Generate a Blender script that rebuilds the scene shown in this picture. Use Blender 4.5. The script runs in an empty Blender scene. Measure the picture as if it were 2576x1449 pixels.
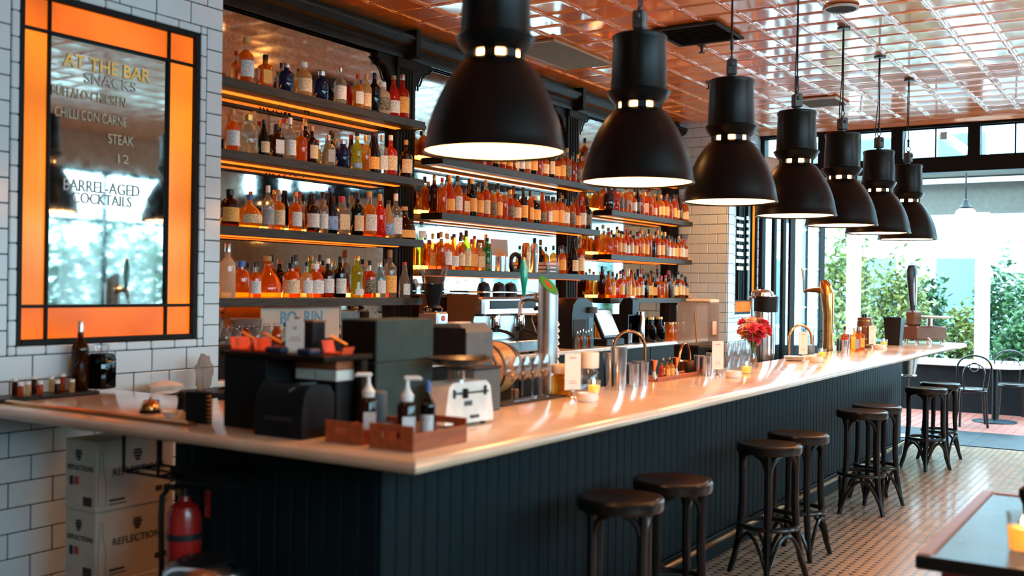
import bpy, bmesh, math, random
from mathutils import Matrix, Vector
PI = math.pi
rnd = random.Random(11)
SC = bpy.context.scene
COL = SC.collection

# ------------------------------------------------------------------ camera
F_PX, YAW, ROLL, CAM_Z = 2626.0, math.radians(32.6827), math.radians(0.77236), 1.65
_f = Vector((math.cos(YAW), math.sin(YAW), 0.0))
_r = _f.cross(Vector((0, 0, 1))).normalized()
_u = _r.cross(_f)
_R = _r * math.cos(ROLL) + _u * math.sin(ROLL)
_U = -_r * math.sin(ROLL) + _u * math.cos(ROLL)
EYE = Vector((0, 0, CAM_Z))
cam_d = bpy.data.cameras.new('camera')
cam_d.sensor_width = 36.0
cam_d.lens = F_PX / 2576.0 * 36.0
cam_d.clip_start = 0.05
cam_d.clip_end = 300
cam_d.dof.use_dof = True
cam_d.dof.focus_distance = 9.0
cam_d.dof.aperture_fstop = 1.7
cam = bpy.data.objects.new('camera', cam_d)
COL.objects.link(cam)
cam.matrix_world = Matrix(((_R.x, _U.x, -_f.x, EYE.x), (_R.y, _U.y, -_f.y, EYE.y), (_R.z, _U.z, -_f.z, EYE.z), (0, 0, 0, 1)))
SC.camera = cam

def at(px, py, z=1.1):
    "point of the horizontal plane z seen at a pixel of the 2576 x 1449 photograph"
    d = _f + _R * ((px - 1288) / F_PX) - _U * ((py - 724.5) / F_PX)
    return EYE + d * ((z - EYE.z) / d.z)
def aty(px, py, y):
    d = _f + _R * ((px - 1288) / F_PX) - _U * ((py - 724.5) / F_PX)
    return EYE + d * ((y - EYE.y) / d.y)
def atx(px, py, x):
    d = _f + _R * ((px - 1288) / F_PX) - _U * ((py - 724.5) / F_PX)
    return EYE + d * ((x - EYE.x) / d.x)
def depth(p):
    return (Vector(p) - EYE).dot(_f)
def pix(p):
    q = Vector(p) - EYE
    d = q.dot(_f)
    return 1288 + F_PX * q.dot(_R) / d, 724.5 - F_PX * q.dot(_U) / d

# ------------------------------------------------------------------ world, exposure
SC.view_settings.view_transform = 'Standard'
SC.view_settings.look = 'None'
SC.view_settings.exposure = 0.25
SC.view_settings.gamma = 1.0
SC.view_settings.use_curve_mapping = False
wd = bpy.data.worlds.new('overcast_sky')
SC.world = wd
wd.use_nodes = True
_nt = wd.node_tree
_bg = _nt.nodes['Background']
_bg.inputs[0].default_value = (0.50, 0.83, 1.0, 1)
_bg.inputs[1].default_value = 17.0
SC.cycles.max_bounces = 7
SC.cycles.diffuse_bounces = 3
SC.cycles.glossy_bounces = 4
SC.cycles.transmission_bounces = 6
SC.cycles.transparent_max_bounces = 18
SC.cycles.sample_clamp_indirect = 6.0
SC.cycles.adaptive_threshold = 0.03
SC.cycles.caustics_reflective = False
SC.cycles.caustics_refractive = False

# main sizes of the place (metres; x runs along the bar, y towards the shelves)
YW = 4.68        # tiled piers
YSF = 5.10       # front of the bottle shelves
YM = 5.40        # mirrors
XPL, XPR = 4.16, 12.18   # inner edges of the two piers
XWIN = 13.30     # window wall
ZC = 3.74        # ceiling
ZB = 1.10        # bar top
YB = -3.5
XB = -4.0
def portal(name, loc, rot, sx, sy):
    l = bpy.data.lights.new(name, 'AREA')
    l.shape = 'RECTANGLE'
    l.size, l.size_y = sx, sy
    l.cycles.is_portal = True
    o = bpy.data.objects.new(name, l)
    COL.objects.link(o)
    o.location = loc
    o.rotation_euler = rot
portal('window_portal', (XWIN + .1, 2.2, 1.85), (0, PI / 2, 0), 3.7, 4.8)
portal('street_window_portal', (2.7, YB - .2, 2.55), (PI / 2, 0, 0), 8.3, 1.55)
portal('street_window_portal', (9.45, YB - .2, 1.92), (PI / 2, 0, 0), 2.3, 2.35)

# ------------------------------------------------------------------ mesh helpers
class MB:
    def __init__(s):
        s.v, s.f = [], []
    def add(s, v, f):
        o = len(s.v)
        s.v += [tuple(p) for p in v]
        s.f += [tuple(i + o for i in q) for q in f]
        return s
    def box(s, x0, x1, y0, y1, z0, z1):
        return s.add([(x, y, z) for z in (z0, z1) for y in (y0, y1) for x in (x0, x1)],
                     [(0, 2, 3, 1), (4, 5, 7, 6), (0, 1, 5, 4), (2, 6, 7, 3), (0, 4, 6, 2), (1, 3, 7, 5)])
    def rbox(s, x0, x1, y0, y1, z0, z1, b=.004):
        X, Y, Z = (x0, x1), (y0, y1), (z0, z1)
        v, idx = [], {}
        for i in (0, 1):
            for j in (0, 1):
                for k in (0, 1):
                    sx, sy, sz = (b, -b)[i], (b, -b)[j], (b, -b)[k]
                    for a, p in enumerate(((X[i], Y[j] + sy, Z[k] + sz), (X[i] + sx, Y[j], Z[k] + sz), (X[i] + sx, Y[j] + sy, Z[k]))):
                        idx[i, j, k, a] = len(v)
                        v.append(p)
        f = []
        for i in (0, 1):
            f.append([idx[i, j, k, 0] for j, k in ((0, 0), (1, 0), (1, 1), (0, 1))])
            f.append([idx[j, i, k, 1] for j, k in ((0, 0), (1, 0), (1, 1), (0, 1))])
            f.append([idx[j, k, i, 2] for j, k in ((0, 0), (1, 0), (1, 1), (0, 1))])
            for k in (0, 1):
                f.append([idx[0, i, k, 1], idx[1, i, k, 1], idx[1, i, k, 2], idx[0, i, k, 2]])
                f.append([idx[i, 0, k, 0], idx[i, 1, k, 0], idx[i, 1, k, 2], idx[i, 0, k, 2]])
                f.append([idx[i, k, 0, 0], idx[i, k, 1, 0], idx[i, k, 1, 1], idx[i, k, 0, 1]])
                for m in (0, 1):
                    f.append([idx[i, k, m, 0], idx[i, k, m, 1], idx[i, k, m, 2]])
        return s.add(v, f)
    def lathe(s, prof, n=16, c=(0, 0, 0), sq=0.0, sx=1.0, sy=1.0, a0=0.0):
        v, f, rows = [], [], []
        for r, z in prof:
            if r < 1e-6:
                rows.append([len(v)])
                v.append((c[0], c[1], c[2] + z))
            else:
                row = []
                for i in range(n):
                    a = 2 * PI * i / n + a0
                    ca, sa = math.cos(a), math.sin(a)
                    k = r
                    if sq:
                        p = 2 + sq
                        k = r / (abs(ca) ** p + abs(sa) ** p) ** (1 / p)
                    row.append(len(v))
                    v.append((c[0] + k * ca * sx, c[1] + k * sa * sy, c[2] + z))
                rows.append(row)
        for a, b in zip(rows, rows[1:]):
            for i in range(n):
                j = (i + 1) % n
                if len(a) > 1 and len(b) > 1:
                    f.append((a[i], a[j], b[j], b[i]))
                elif len(b) > 1:
                    f.append((a[0], b[j], b[i]))
                elif len(a) > 1:
                    f.append((a[i], a[j], b[0]))
        return s.add(v, f)
    def cyl(s, r, z0, z1, n=16, c=(0, 0, 0), r1=None):
        return s.lathe([(0, z0), (r, z0), (r if r1 is None else r1, z1), (0, z1)], n, c)
    def tube(s, pts, r, n=8, closed=False):
        P = [Vector(p) for p in pts]
        m = len(P)
        R = r if isinstance(r, (list, tuple)) else [r] * m
        T = []
        for i in range(m):
            if closed:
                t = P[(i + 1) % m] - P[i - 1]
            else:
                t = P[min(i + 1, m - 1)] - P[max(i - 1, 0)]
            T.append(t.normalized())
        ref = Vector((0, 0, 1)) if abs(T[0].z) < .9 else Vector((1, 0, 0))
        N = (ref - T[0] * ref.dot(T[0])).normalized()
        v, f = [], []
        for i in range(m):
            if i:
                N = (N - T[i] * N.dot(T[i])).normalized()
            B = T[i].cross(N)
            for k in range(n):
                a = 2 * PI * k / n
                v.append(tuple(P[i] + (N * math.cos(a) + B * math.sin(a)) * R[i]))
        for i in range(m if closed else m - 1):
            j = (i + 1) % m
            for k in range(n):
                l = (k + 1) % n
                f.append((i * n + k, i * n + l, j * n + l, j * n + k))
        if not closed:
            f.append(tuple(range(n))[::-1])
            f.append(tuple((m - 1) * n + k for k in range(n)))
        return s.add(v, f)
    def prism(s, poly, h0, h1, axis='z'):
        n = len(poly)
        def q(p, h):
            return (p[0], p[1], h) if axis == 'z' else ((p[0], h, p[1]) if axis == 'y' else (h, p[0], p[1]))
        v = [q(p, h0) for p in poly] + [q(p, h1) for p in poly]
        f = [tuple(range(n))[::-1], tuple(range(n, 2 * n))]
        f += [(i, (i + 1) % n, n + (i + 1) % n, n + i) for i in range(n)]
        return s.add(v, f)
    def ball(s, c, r, n=10, m=6, sz=1.0):
        return s.lathe([(r * math.sin(PI * i / m) if 0 < i < m else 0, -r * sz * math.cos(PI * i / m)) for i in range(m + 1)], n, c)
    def ring(s, c, R, r, n=24, m=8):
        return s.tube([(c[0] + R * math.cos(2 * PI * i / n), c[1] + R * math.sin(2 * PI * i / n), c[2]) for i in range(n)], r, m, True)
    def xf(s, mtx, start=0):
        s.v[start:] = [tuple(mtx @ Vector(p)) for p in s.v[start:]]
        return s
    def mesh(s, name, mat, smooth=35):
        me = bpy.data.meshes.new(name)
        me.from_pydata(s.v, [], s.f)
        bm = bmesh.new()
        bm.from_mesh(me)
        bmesh.ops.recalc_face_normals(bm, faces=bm.faces)
        bm.to_mesh(me)
        bm.free()
        if smooth:
            me.polygons.foreach_set('use_smooth', [True] * len(me.polygons))
            me.set_sharp_from_angle(angle=math.radians(smooth))
        if mat:
            me.materials.append(MATS[mat] if isinstance(mat, str) else mat)
        return me

def link(o, parent=None, loc=None, rot=None):
    COL.objects.link(o)
    if parent is not None:
        o.parent = parent
    if loc is not None:
        o.location = loc
    if rot is not None:
        o.rotation_euler = rot if hasattr(rot, '__len__') else (0, 0, rot)
    return o
def tag(o, label=None, cat=None, group=None, kind=None):
    for k, val in (('label', label), ('category', cat), ('group', group), ('kind', kind)):
        if val:
            o[k] = val
    return o
def thing(name, label, cat, loc=(0, 0, 0), rot=0, group=None):
    return tag(link(bpy.data.objects.new(name, None), None, loc, rot), label, cat, group)
def part(name, mb, mat, parent, loc=None, rot=None, label=None, smooth=35, kind=None):
    me = mb if isinstance(mb, bpy.types.Mesh) else mb.mesh(name, mat, smooth)
    return tag(link(bpy.data.objects.new(name, me), parent, loc, rot), label, kind=kind)
def solo(name, mb, mat, label, cat, loc=None, rot=None, group=None, smooth=35, kind=None):
    me = mb if isinstance(mb, bpy.types.Mesh) else mb.mesh(name, mat, smooth)
    return tag(link(bpy.data.objects.new(name, me), None, loc, rot), label, cat, group, kind)
def struct(name, mb, mat, parent=None, smooth=35):
    o = link(bpy.data.objects.new(name, mb.mesh(name, mat, smooth)), parent)
    if parent is None:
        o['kind'] = 'structure'
    return o
def copy_tree(o, loc, rot=None, label=None, parent=None):
    c = o.copy()
    COL.objects.link(c)
    c.parent = parent
    if loc is not None:
        c.location = loc
    if rot is not None:
        c.rotation_euler = (0, 0, rot)
    if label:
        c['label'] = label
    for ch in list(o.children):
        copy_tree(ch, None, None, None, c)
    return c
def text_mesh(name, body, size, mat, extrude=.002, bold=.0, align='CENTER', sx=1.0):
    cu = bpy.data.curves.new(name, 'FONT')
    cu.body = body
    cu.size = size
    cu.extrude = extrude
    cu.offset = bold
    cu.align_x = align
    cu.align_y = 'CENTER'
    cu.resolution_u = 3
    o = bpy.data.objects.new(name, cu)
    COL.objects.link(o)
    bpy.context.view_layer.update()
    me = bpy.data.meshes.new_from_object(o.evaluated_get(bpy.context.evaluated_depsgraph_get()))
    bpy.data.objects.remove(o)
    bpy.data.curves.remove(cu)
    # stand upright, facing -y
    for vv in me.vertices:
        x, y, z = vv.co
        vv.co = (x * sx, -z, y)
    me.name = name
    me.materials.clear()
    me.materials.append(MATS[mat])
    return me
ORD = ['first', 'second', 'third', 'fourth', 'fifth', 'sixth', 'seventh', 'eighth', 'ninth', 'tenth', 'eleventh', 'twelfth', 'thirteenth', 'fourteenth', 'fifteenth', 'sixteenth', 'seventeenth', 'eighteenth', 'nineteenth', 'twentieth', 'twenty-first', 'twenty-second', 'twenty-third', 'twenty-fourth', 'twenty-fifth', 'twenty-sixth', 'twenty-seventh', 'twenty-eighth', 'twenty-ninth', 'thirtieth']

# ------------------------------------------------------------------ materials
MATS = {}
def nodes(name):
    m = bpy.data.materials.new(name)
    m.use_nodes = True
    MATS[name] = m
    nt = m.node_tree
    return m, nt, nt.nodes['Principled BSDF']
def c4(c):
    return (c[0], c[1], c[2], 1.0)
def noise(nt, scale, detail=3, coord='Object', stretch=None):
    tc = nt.nodes.new('ShaderNodeTexCoord')
    n = nt.nodes.new('ShaderNodeTexNoise')
    n.inputs['Scale'].default_value = scale
    n.inputs['Detail'].default_value = detail
    if stretch:
        mp = nt.nodes.new('ShaderNodeMapping')
        mp.inputs['Scale'].default_value = stretch
        nt.links.new(tc.outputs[coord], mp.inputs[0])
        nt.links.new(mp.outputs[0], n.inputs['Vector'])
    else:
        nt.links.new(tc.outputs[coord], n.inputs['Vector'])
    return n
def ramp(nt, src, stops):
    r = nt.nodes.new('ShaderNodeValToRGB')
    el = r.color_ramp.elements
    while len(el) < len(stops):
        el.new(.5)
    for e, (p, c) in zip(el, stops):
        e.position = p
        e.color = c4(c)
    nt.links.new(src, r.inputs[0])
    return r
def mat(name, col, rough=.5, metal=0.0, var=.12, scale=14, bump=0.0, bscale=80, spec=.5, coat=0.0, emit=None, es=0.0, stretch=None, col2=None, rvar=.06):
    m, nt, b = nodes(name)
    n = noise(nt, scale, 4, stretch=stretch)
    lo = col2 if col2 else tuple(x * (1 - var) for x in col)
    hi = col if col2 else tuple(min(1, x * (1 + var)) for x in col)
    rp = ramp(nt, n.outputs['Fac'], [(.3, lo), (.7, hi)])
    nt.links.new(rp.outputs[0], b.inputs['Base Color'])
    mr = nt.nodes.new('ShaderNodeMapRange')
    mr.inputs['To Min'].default_value = max(.01, rough - rvar)
    mr.inputs['To Max'].default_value = min(1, rough + rvar)
    nt.links.new(n.outputs['Fac'], mr.inputs['Value'])
    nt.links.new(mr.outputs[0], b.inputs['Roughness'])
    b.inputs['Metallic'].default_value = metal
    b.inputs['Specular IOR Level'].default_value = spec
    b.inputs['Coat Weight'].default_value = coat
    b.inputs['Coat Roughness'].default_value = .12
    if bump:
        n2 = noise(nt, bscale, 3, stretch=stretch)
        bp = nt.nodes.new('ShaderNodeBump')
        bp.inputs['Strength'].default_value = bump
        bp.inputs['Distance'].default_value = .01
        nt.links.new(n2.outputs['Fac'], bp.inputs['Height'])
        nt.links.new(bp.outputs[0], b.inputs['Normal'])
    if emit:
        b.inputs['Emission Color'].default_value = c4(emit)
        b.inputs['Emission Strength'].default_value = es
    return m
def glassy(name, tint, diff=.25, dcol=None, rough=.03, gloss=.035, lo=.72):
    "tinted see-through glass with a body colour of its own and a glossy skin"
    m = bpy.data.materials.new(name)
    m.use_nodes = True
    MATS[name] = m
    nt = m.node_tree
    nt.nodes.clear()
    out = nt.nodes.new('ShaderNodeOutputMaterial')
    tr = nt.nodes.new('ShaderNodeBsdfTransparent')
    tl = nt.nodes.new('ShaderNodeBsdfTranslucent')
    df = nt.nodes.new('ShaderNodeBsdfDiffuse')
    gl = nt.nodes.new('ShaderNodeBsdfGlossy')
    n = noise(nt, 9, 2)
    t2 = tuple(max(0, x * lo) for x in tint)
    rp = ramp(nt, n.outputs['Fac'], [(.3, t2), (.7, tint)])
    nt.links.new(rp.outputs[0], tr.inputs[0])
    d = dcol or tint
    for q in (tl, df):
        q.inputs[0].default_value = c4(d)
    gl.inputs['Roughness'].default_value = rough
    m1 = nt.nodes.new('ShaderNodeMixShader')
    m1.inputs[0].default_value = .35
    nt.links.new(tl.outputs[0], m1.inputs[1])
    nt.links.new(df.outputs[0], m1.inputs[2])
    m2 = nt.nodes.new('ShaderNodeMixShader')
    m2.inputs[0].default_value = diff
    nt.links.new(tr.outputs[0], m2.inputs[1])
    nt.links.new(m1.outputs[0], m2.inputs[2])
    fr = nt.nodes.new('ShaderNodeLayerWeight')
    fr.inputs[0].default_value = .25
    ad = nt.nodes.new('ShaderNodeMath')
    ad.operation = 'MULTIPLY_ADD'
    ad.inputs[1].default_value = .4
    ad.inputs[2].default_value = gloss
    nt.links.new(fr.outputs['Fresnel'], ad.inputs[0])
    m3 = nt.nodes.new('ShaderNodeMixShader')
    nt.links.new(ad.outputs[0], m3.inputs[0])
    nt.links.new(m2.outputs[0], m3.inputs[1])
    nt.links.new(gl.outputs[0], m3.inputs[2])
    nt.links.new(m3.outputs[0], out.inputs[0])
    return m
def emitter(name, col, strength, var=.0):
    m, nt, b = nodes(name)
    n = noise(nt, 2.2, 1)
    rp = ramp(nt, n.outputs['Fac'], [(.35, tuple(x * (1 - var) for x in col)), (.62, col)])
    b.inputs['Base Color'].default_value = c4(tuple(x * .5 for x in col))
    b.inputs['Roughness'].default_value = .2
    nt.links.new(rp.outputs[0], b.inputs['Emission Color'])
    b.inputs['Emission Strength'].default_value = strength
    return m
def label_mat(name, col, ink):
    m, nt, b = nodes(name)
    n = noise(nt, 1, 1, 'Generated', (9, 9, 26))
    rp = ramp(nt, n.outputs['Fac'], [(.40, ink), (.46, col)])
    nt.links.new(rp.outputs[0], b.inputs['Base Color'])
    b.inputs['Roughness'].default_value = .6
    return m

mat('tile_white', (.68, .82, .88), .16, var=.06, scale=3, spec=.6, coat=.3)
mat('tile_grout', (.045, .05, .055), .9)
mat('plaster', (.58, .47, .38), .8)
_m = mat('tin_ceiling', (.98, .25, .035), .42, metal=.0, var=.08, scale=4, spec=.6, coat=1.0)
_m.node_tree.nodes['Principled BSDF'].inputs['Coat IOR'].default_value = 2.7
_m.node_tree.nodes['Principled BSDF'].inputs['Coat Roughness'].default_value = .08
mat('dark_wood', (.012, .008, .005), .42, var=.35, scale=6, stretch=(1, 1, .15), spec=.10)
mat('shelf_wood', (.070, .055, .043), .42, col2=(.026, .020, .016), scale=5, stretch=(.5, 4, 8), bump=.1)
mat('shelf_edge', (.060, .048, .034), .45, col2=(.022, .017, .012), scale=9, stretch=(.6, 4, 6), spec=.22)
mat('black_frame', (.008, .009, .010), .45, var=.2, spec=.15)
mat('lamp_black', (.004, .0045, .0042), .36, var=.05, spec=.22, rvar=.02)
mat('lamp_white', (.85, .83, .78), .4)
mat('grey_cast', (.10, .11, .11), .45, metal=.6)
mat('beadboard', (.006, .013, .0155), .5, var=.25, scale=5, stretch=(2, 2, .3), spec=.10)
mat('marble', (.72, .55, .40), .15, col2=(.60, .44, .31), scale=3.2, spec=.5, coat=.25)
mat('brass', (.72, .36, .12), .22, metal=1.0)
mat('rail_brass', (.42, .20, .07), .32, metal=1.0)
mat('copper', (.70, .30, .13), .22, metal=1.0)
mat('gold_leaf', (.95, .58, .16), .3, metal=.6, emit=(.95, .5, .12), es=.0)
mat('steel', (.68, .70, .72), .16, metal=1.0)
mat('steel_soft', (.55, .57, .58), .3, metal=1.0)
mat('dark_steel', (.05, .055, .06), .35, metal=.7)
mat('chrome', (.82, .85, .87), .06, metal=1.0)
mat('mirror', (.50, .54, .52), .035, metal=1.0, var=.10, scale=24, rvar=.03)
mat('mirror_aged', (.60, .62, .56), .07, metal=1.0, var=.22, scale=50, rvar=.05)
mat('black_plastic', (.009, .009, .010), .38, var=.2, spec=.22)
mat('grey_plastic', (.085, .10, .105), .5, spec=.25)
mat('white_enamel', (.85, .80, .72), .2, coat=.3)
mat('cream', (.80, .70, .58), .5)
mat('white_ceramic', (.86, .82, .76), .22)
mat('paper', (.84, .74, .64), .8, var=.04)
mat('card_ink', (.20, .15, .12), .8)
mat('faint_ink', (.60, .38, .28), .8)
mat('bent_wood', (.009, .007, .006), .3, var=.3, scale=6, spec=.35, coat=.1)
mat('seat_leather', (.024, .010, .006), .3, var=.3, scale=8, spec=.4, coat=.2)
mat('terracotta_wood', (.36, .085, .025), .45, var=.25, scale=8, stretch=(1, 5, 5))
mat('oak', (.60, .29, .09), .42, col2=(.34, .14, .04), scale=5, stretch=(.6, 6, 6))
mat('oak_dark', (.16, .06, .02), .45, var=.3, stretch=(.6, 6, 6))
mat('teal_box', (.030, .052, .050), .6, var=.15, spec=.1)
mat('red_orange', (.75, .07, .02), .4)
mat('orange', (.9, .28, .03), .4)
mat('navy', (.01, .02, .06), .4)
mat('carton', (.62, .52, .42), .85, var=.06)
mat('carton_tape', (.50, .40, .30), .5)
mat('print_black', (.03, .028, .026), .8)
mat('print_red', (.5, .06, .04), .8)
mat('print_blue', (.16, .30, .38), .8)
mat('red_paint', (.42, .012, .008), .28, coat=.3)
mat('rubber', (.01, .01, .01), .7)
mat('octagon_tile', (.58, .41, .27), .17, var=.16, scale=7, spec=.5)
mat('dot_tile', (.02, .025, .03), .3)
mat('grout_floor', (.09, .085, .08), .9)
mat('slate', (.014, .027, .038), .35, var=.25, scale=4, spec=.3)
mat('terrace_brick', (.24, .065, .042), .7, var=.25, scale=6)
mat('white_paint', (.80, .82, .82), .5)
mat('concrete', (.45, .48, .48), .9)
mat('facade', (.25, .33, .36), .9)
mat('facade_glass', (.06, .11, .13), .25, spec=.3)
mat('leaf_green', (.045, .12, .025), .5, col2=(.012, .05, .02), scale=5, spec=.4)
mat('leaf_yellow', (.17, .17, .02), .5, col2=(.035, .075, .015), scale=4)
mat('bark', (.10, .07, .05), .9)
mat('awning_cloth', (.085, .08, .068), .9)
glassy('awning_sail', (.75, .80, .82), .85, (.85, .87, .88), rough=.6, gloss=.0)
mat('flower_pink', (.82, .08, .17), .5, col2=(.58, .025, .07), scale=18)
mat('flower_orange', (.95, .35, .05), .5, var=.2)
mat('flower_blush', (.95, .55, .50), .5, var=.15)
mat('stem_green', (.12, .20, .03), .5)
mat('table_red', (.30, .035, .02), .35, coat=.3)
mat('table_edge', (.36, .09, .02), .4, var=.2)
mat('table_glass', (.10, .145, .16), .25, spec=.16)
mat('vent_tan', (.42, .26, .14), .5)
mat('vent_white', (.60, .58, .55), .5)
mat('vent_dark', (.02, .02, .02), .8)
mat('green_tap', (.0, .36, .28), .3, coat=.4)
mat('green_badge', (.03, .22, .03), .35)
mat('poster_tan', (.72, .52, .40), .85, col2=(.62, .38, .27), scale=3)
mat('screen_grey', (.40, .42, .42), .25)
mat('cable', (.015, .015, .015), .6)
glassy('glass_clear', (.97, .98, .98), .03, (.9, .92, .92), gloss=.06, lo=.95)
glassy('glass_pane', (.95, .98, .98), .01, (.8, .9, .9), gloss=.03, lo=.95)
glassy('plastic_clear', (.86, .82, .78), .32, (.8, .72, .66), rough=.2)
emitter('sign_orange', (1.0, .17, .008), .95, .5)
emitter('sign_orange_side', (1.0, .23, .010), 1.05, .45)
emitter('lamp_glow', (1.0, .43, .15), 17.0)
emitter('slot_glow', (1.0, .42, .14), 22.0)
emitter('base_strip', (1.0, .32, .05), 9.0)
emitter('shelf_strip', (1.0, .14, .009), 2.4)
emitter('fill_spot_glow', (1.0, .5, .18), 8.0)  # lens glow of the spots added above the aisle
emitter('cove_strip', (1.0, .27, .04), 6.0)
emitter('flame', (1.0, .75, .45), 40.0)
emitter('seat_globe', (1.0, .38, .09), 15.0)
emitter('globe_glow', (1.0, .80, .55), 2.0)
# ================================================================== room shell
TW, TH = .232, .1207
# ---- floor
fl = struct('floor', MB().box(XB, 12.25, YB, 5.45, -.10, -.006), 'grout_floor')
P_OCT = .0608
def octa(r, c, k):
    return [(r, -c), (r, c), (c, r), (-c, r), (-r, c), (-r, -c), (-c, -r), (c, -r)]
_ro, _co = P_OCT / 2 - .001, P_OCT / 2 - .0175
oct_me = MB().prism(octa(_ro, _co, 0), -.006, 0).mesh('floor_tile', 'octagon_tile', 0)
dot_r = .0138
cells = []
ix0, ix1, iy0, iy1 = int(3.0 / P_OCT), int(12.24 / P_OCT), int(-1.2 / P_OCT), int(2.55 / P_OCT)
near = []
for i in range(ix0, ix1):
    for j in range(iy0, iy1):
        x, y = i * P_OCT, j * P_OCT
        cells.append((x, y))
        px, py = pix((x, y, 0))
        if px < 2576 and py < 1449 and not (px > 2296 and py > 1225 and (px - 2296) * .93 + py > 1385):
            near.append((depth((x, y, 0)), x, y))
near.sort()
single = set((x, y) for _, x, y in near[:280])
mb = MB()
for x, y in cells:
    if (x, y) not in single:
        mb.add([(x + a, y + b, 0) for a, b in octa(_ro, _co, 0)] + [(x + a, y + b, -.006) for a, b in octa(_ro, _co, 0)],
               [tuple(range(8))] + [(k, 8 + k, 8 + (k + 1) % 8, (k + 1) % 8) for k in range(8)])
part('tile_field', mb, 'octagon_tile', fl, kind='stuff', smooth=0)
for x, y in sorted(single):
    part('floor_tile', oct_me, None, fl, (x, y, 0))
mb = MB()
for x, y in cells:
    cx, cy = x + P_OCT / 2, y + P_OCT / 2
    q = [(cx + dot_r * 1.3, cy), (cx, cy + dot_r * 1.3), (cx - dot_r * 1.3, cy), (cx, cy - dot_r * 1.3)]
    mb.add([(a, b, .0004) for a, b in q] + [(a, b, -.006) for a, b in q], [(0, 1, 2, 3)] + [(k, 4 + k, 4 + (k + 1) % 4, (k + 1) % 4) for k in range(4)])
part('dot_tiles', mb, 'dot_tile', fl, kind='stuff', smooth=0)
# slate threshold in front of the open window wall
th = struct('floor_threshold', MB().box(12.25, 13.52, YB, 4.68, -.10, -.002), 'slate')
for k in range(9):
    y0 = YB + .05 + k * .9
    if y0 + .89 < 4.66:
        part('slate_slab', MB().rbox(12.256, 12.876, y0, y0 + .894, -.02, .002, .002), 'slate', th)
        part('slate_slab', MB().rbox(12.884, 13.516, y0, y0 + .894, -.02, .002, .002), 'slate', th)

# ---- walls
def wall_tiles(parent, u0, u1, z0, z1, place, holes=(), phase=0.0):
    full = {}
    row = 0
    z = z0
    while z < z1 - .01:
        zz = min(z + TH, z1)
        cuts = sorted({z, zz} | {h for q in holes for h in q[2:] if z + .004 < h < zz - .004})
        for za, zb in zip(cuts, cuts[1:]):
            gone = [q for q in holes if za > q[2] - .002 and zb < q[3] + .002]
            u = u0 - TW + phase + (TW / 2 if row % 2 else 0)
            while u < u1:
                segs = [(max(u, u0), min(u + TW, u1))]
                for hx0, hx1, _, _ in gone:
                    segs = [q for a, b in segs for q in ([(a, b)] if b <= hx0 or a >= hx1 else [(a, min(b, hx0)), (max(a, hx1), b)])]
                for a, b in segs:
                    w, h = b - a, zb - za
                    if w < .012 or h < .012:
                        continue
                    key = (round(w, 3), round(h, 3))
                    if key not in full:
                        full[key] = MB().rbox(.0028, w - .0028, -.009, 0, .0028, h - .0028, .003).mesh('wall_tile', 'tile_white', 30)
                    place(full[key], a, za) if za > -.001 or zb > .05 else None
                u += TW
        z = zz
        row += 1

SX0, SX1, SZ0, SZ1 = 2.913, 3.998, 1.3397, 3.06       # menu sign in the near pier
BD = .045
wl = struct('wall_left', MB().box(XB, SX0, YW, 5.46, 0, ZC).box(SX1, XPL, YW, 5.46, 0, ZC).box(SX0, SX1, YW, 5.46, 0, SZ0).box(SX0, SX1, YW, 5.46, SZ1, ZC), 'tile_grout', smooth=0)
wall_tiles(wl, 2.32, XPL, -.0332, ZC, lambda me, u, z: part('wall_tile', me, None, wl, (u, YW, z)), [(SX0 - BD, SX1 + BD, SZ0 - BD, SZ1 + BD)], phase=-.016)
def trim_tiles(parent, x0, x1, z0, z1):
    "rounded narrow tiles round a sign"
    def bull(w, h):
        return MB().rbox(.0015, w - .0015, -.013, 0, .0015, h - .0015, .006).mesh('trim_tile', 'tile_white', 40)
    nx = max(1, round((x1 - x0) / .15))
    hw = (x1 - x0) / nx
    m1 = bull(hw, BD)
    for k in range(nx):
        part('trim_tile', m1, None, parent, (x0 + k * hw, YW, z0 - BD))
        part('trim_tile', m1, None, parent, (x0 + k * hw, YW, z1))
    m3 = bull(BD, BD)
    for x in (x0 - BD, x1):
        for z in (z0 - BD, z1):
            part('trim_tile', m3, None, parent, (x, YW, z))
    nz = round((z1 - z0) / TH)
    hz = (z1 - z0) / nz
    m2 = bull(BD, hz)
    for k in range(nz):
        part('trim_tile', m2, None, parent, (x0 - BD, YW, z0 + k * hz))
        part('trim_tile', m2, None, parent, (x1, YW, z0 + k * hz))
trim_tiles(wl, SX0, SX1, SZ0, SZ1)

RX0, RX1, RZ0, RZ1 = 12.40, 13.21, 1.358, 3.06       # second sign, far pier
wr = struct('wall_right', MB().box(XPR, RX0, YW, 5.46, 0, ZC).box(RX1, XWIN, YW, 5.46, 0, ZC).box(RX0, RX1, YW, 5.46, 0, RZ0).box(RX0, RX1, YW, 5.46, RZ1, ZC), 'tile_grout', smooth=0)
wall_tiles(wr, XPR, XWIN, .9, ZC, lambda me, u, z: part('wall_tile', me, None, wr, (u, YW, z)), [(RX0 - BD, RX1 + BD, RZ0 - BD, RZ1 + BD)])
wall_tiles(wr, 0, 5.40 - YW, .9, ZC, lambda me, u, z: part('wall_tile', me, None, wr, (XPR, 5.40 - u, z), -PI / 2))
trim_tiles(wr, RX0, RX1, RZ0, RZ1)
struct('wall_back', MB().box(XPL, XPR, 5.46, 5.60, 0, ZC), 'plaster')
struct('wall_side', MB().box(XB - .2, XB, YB, 5.6, 0, ZC), 'plaster')
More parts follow.
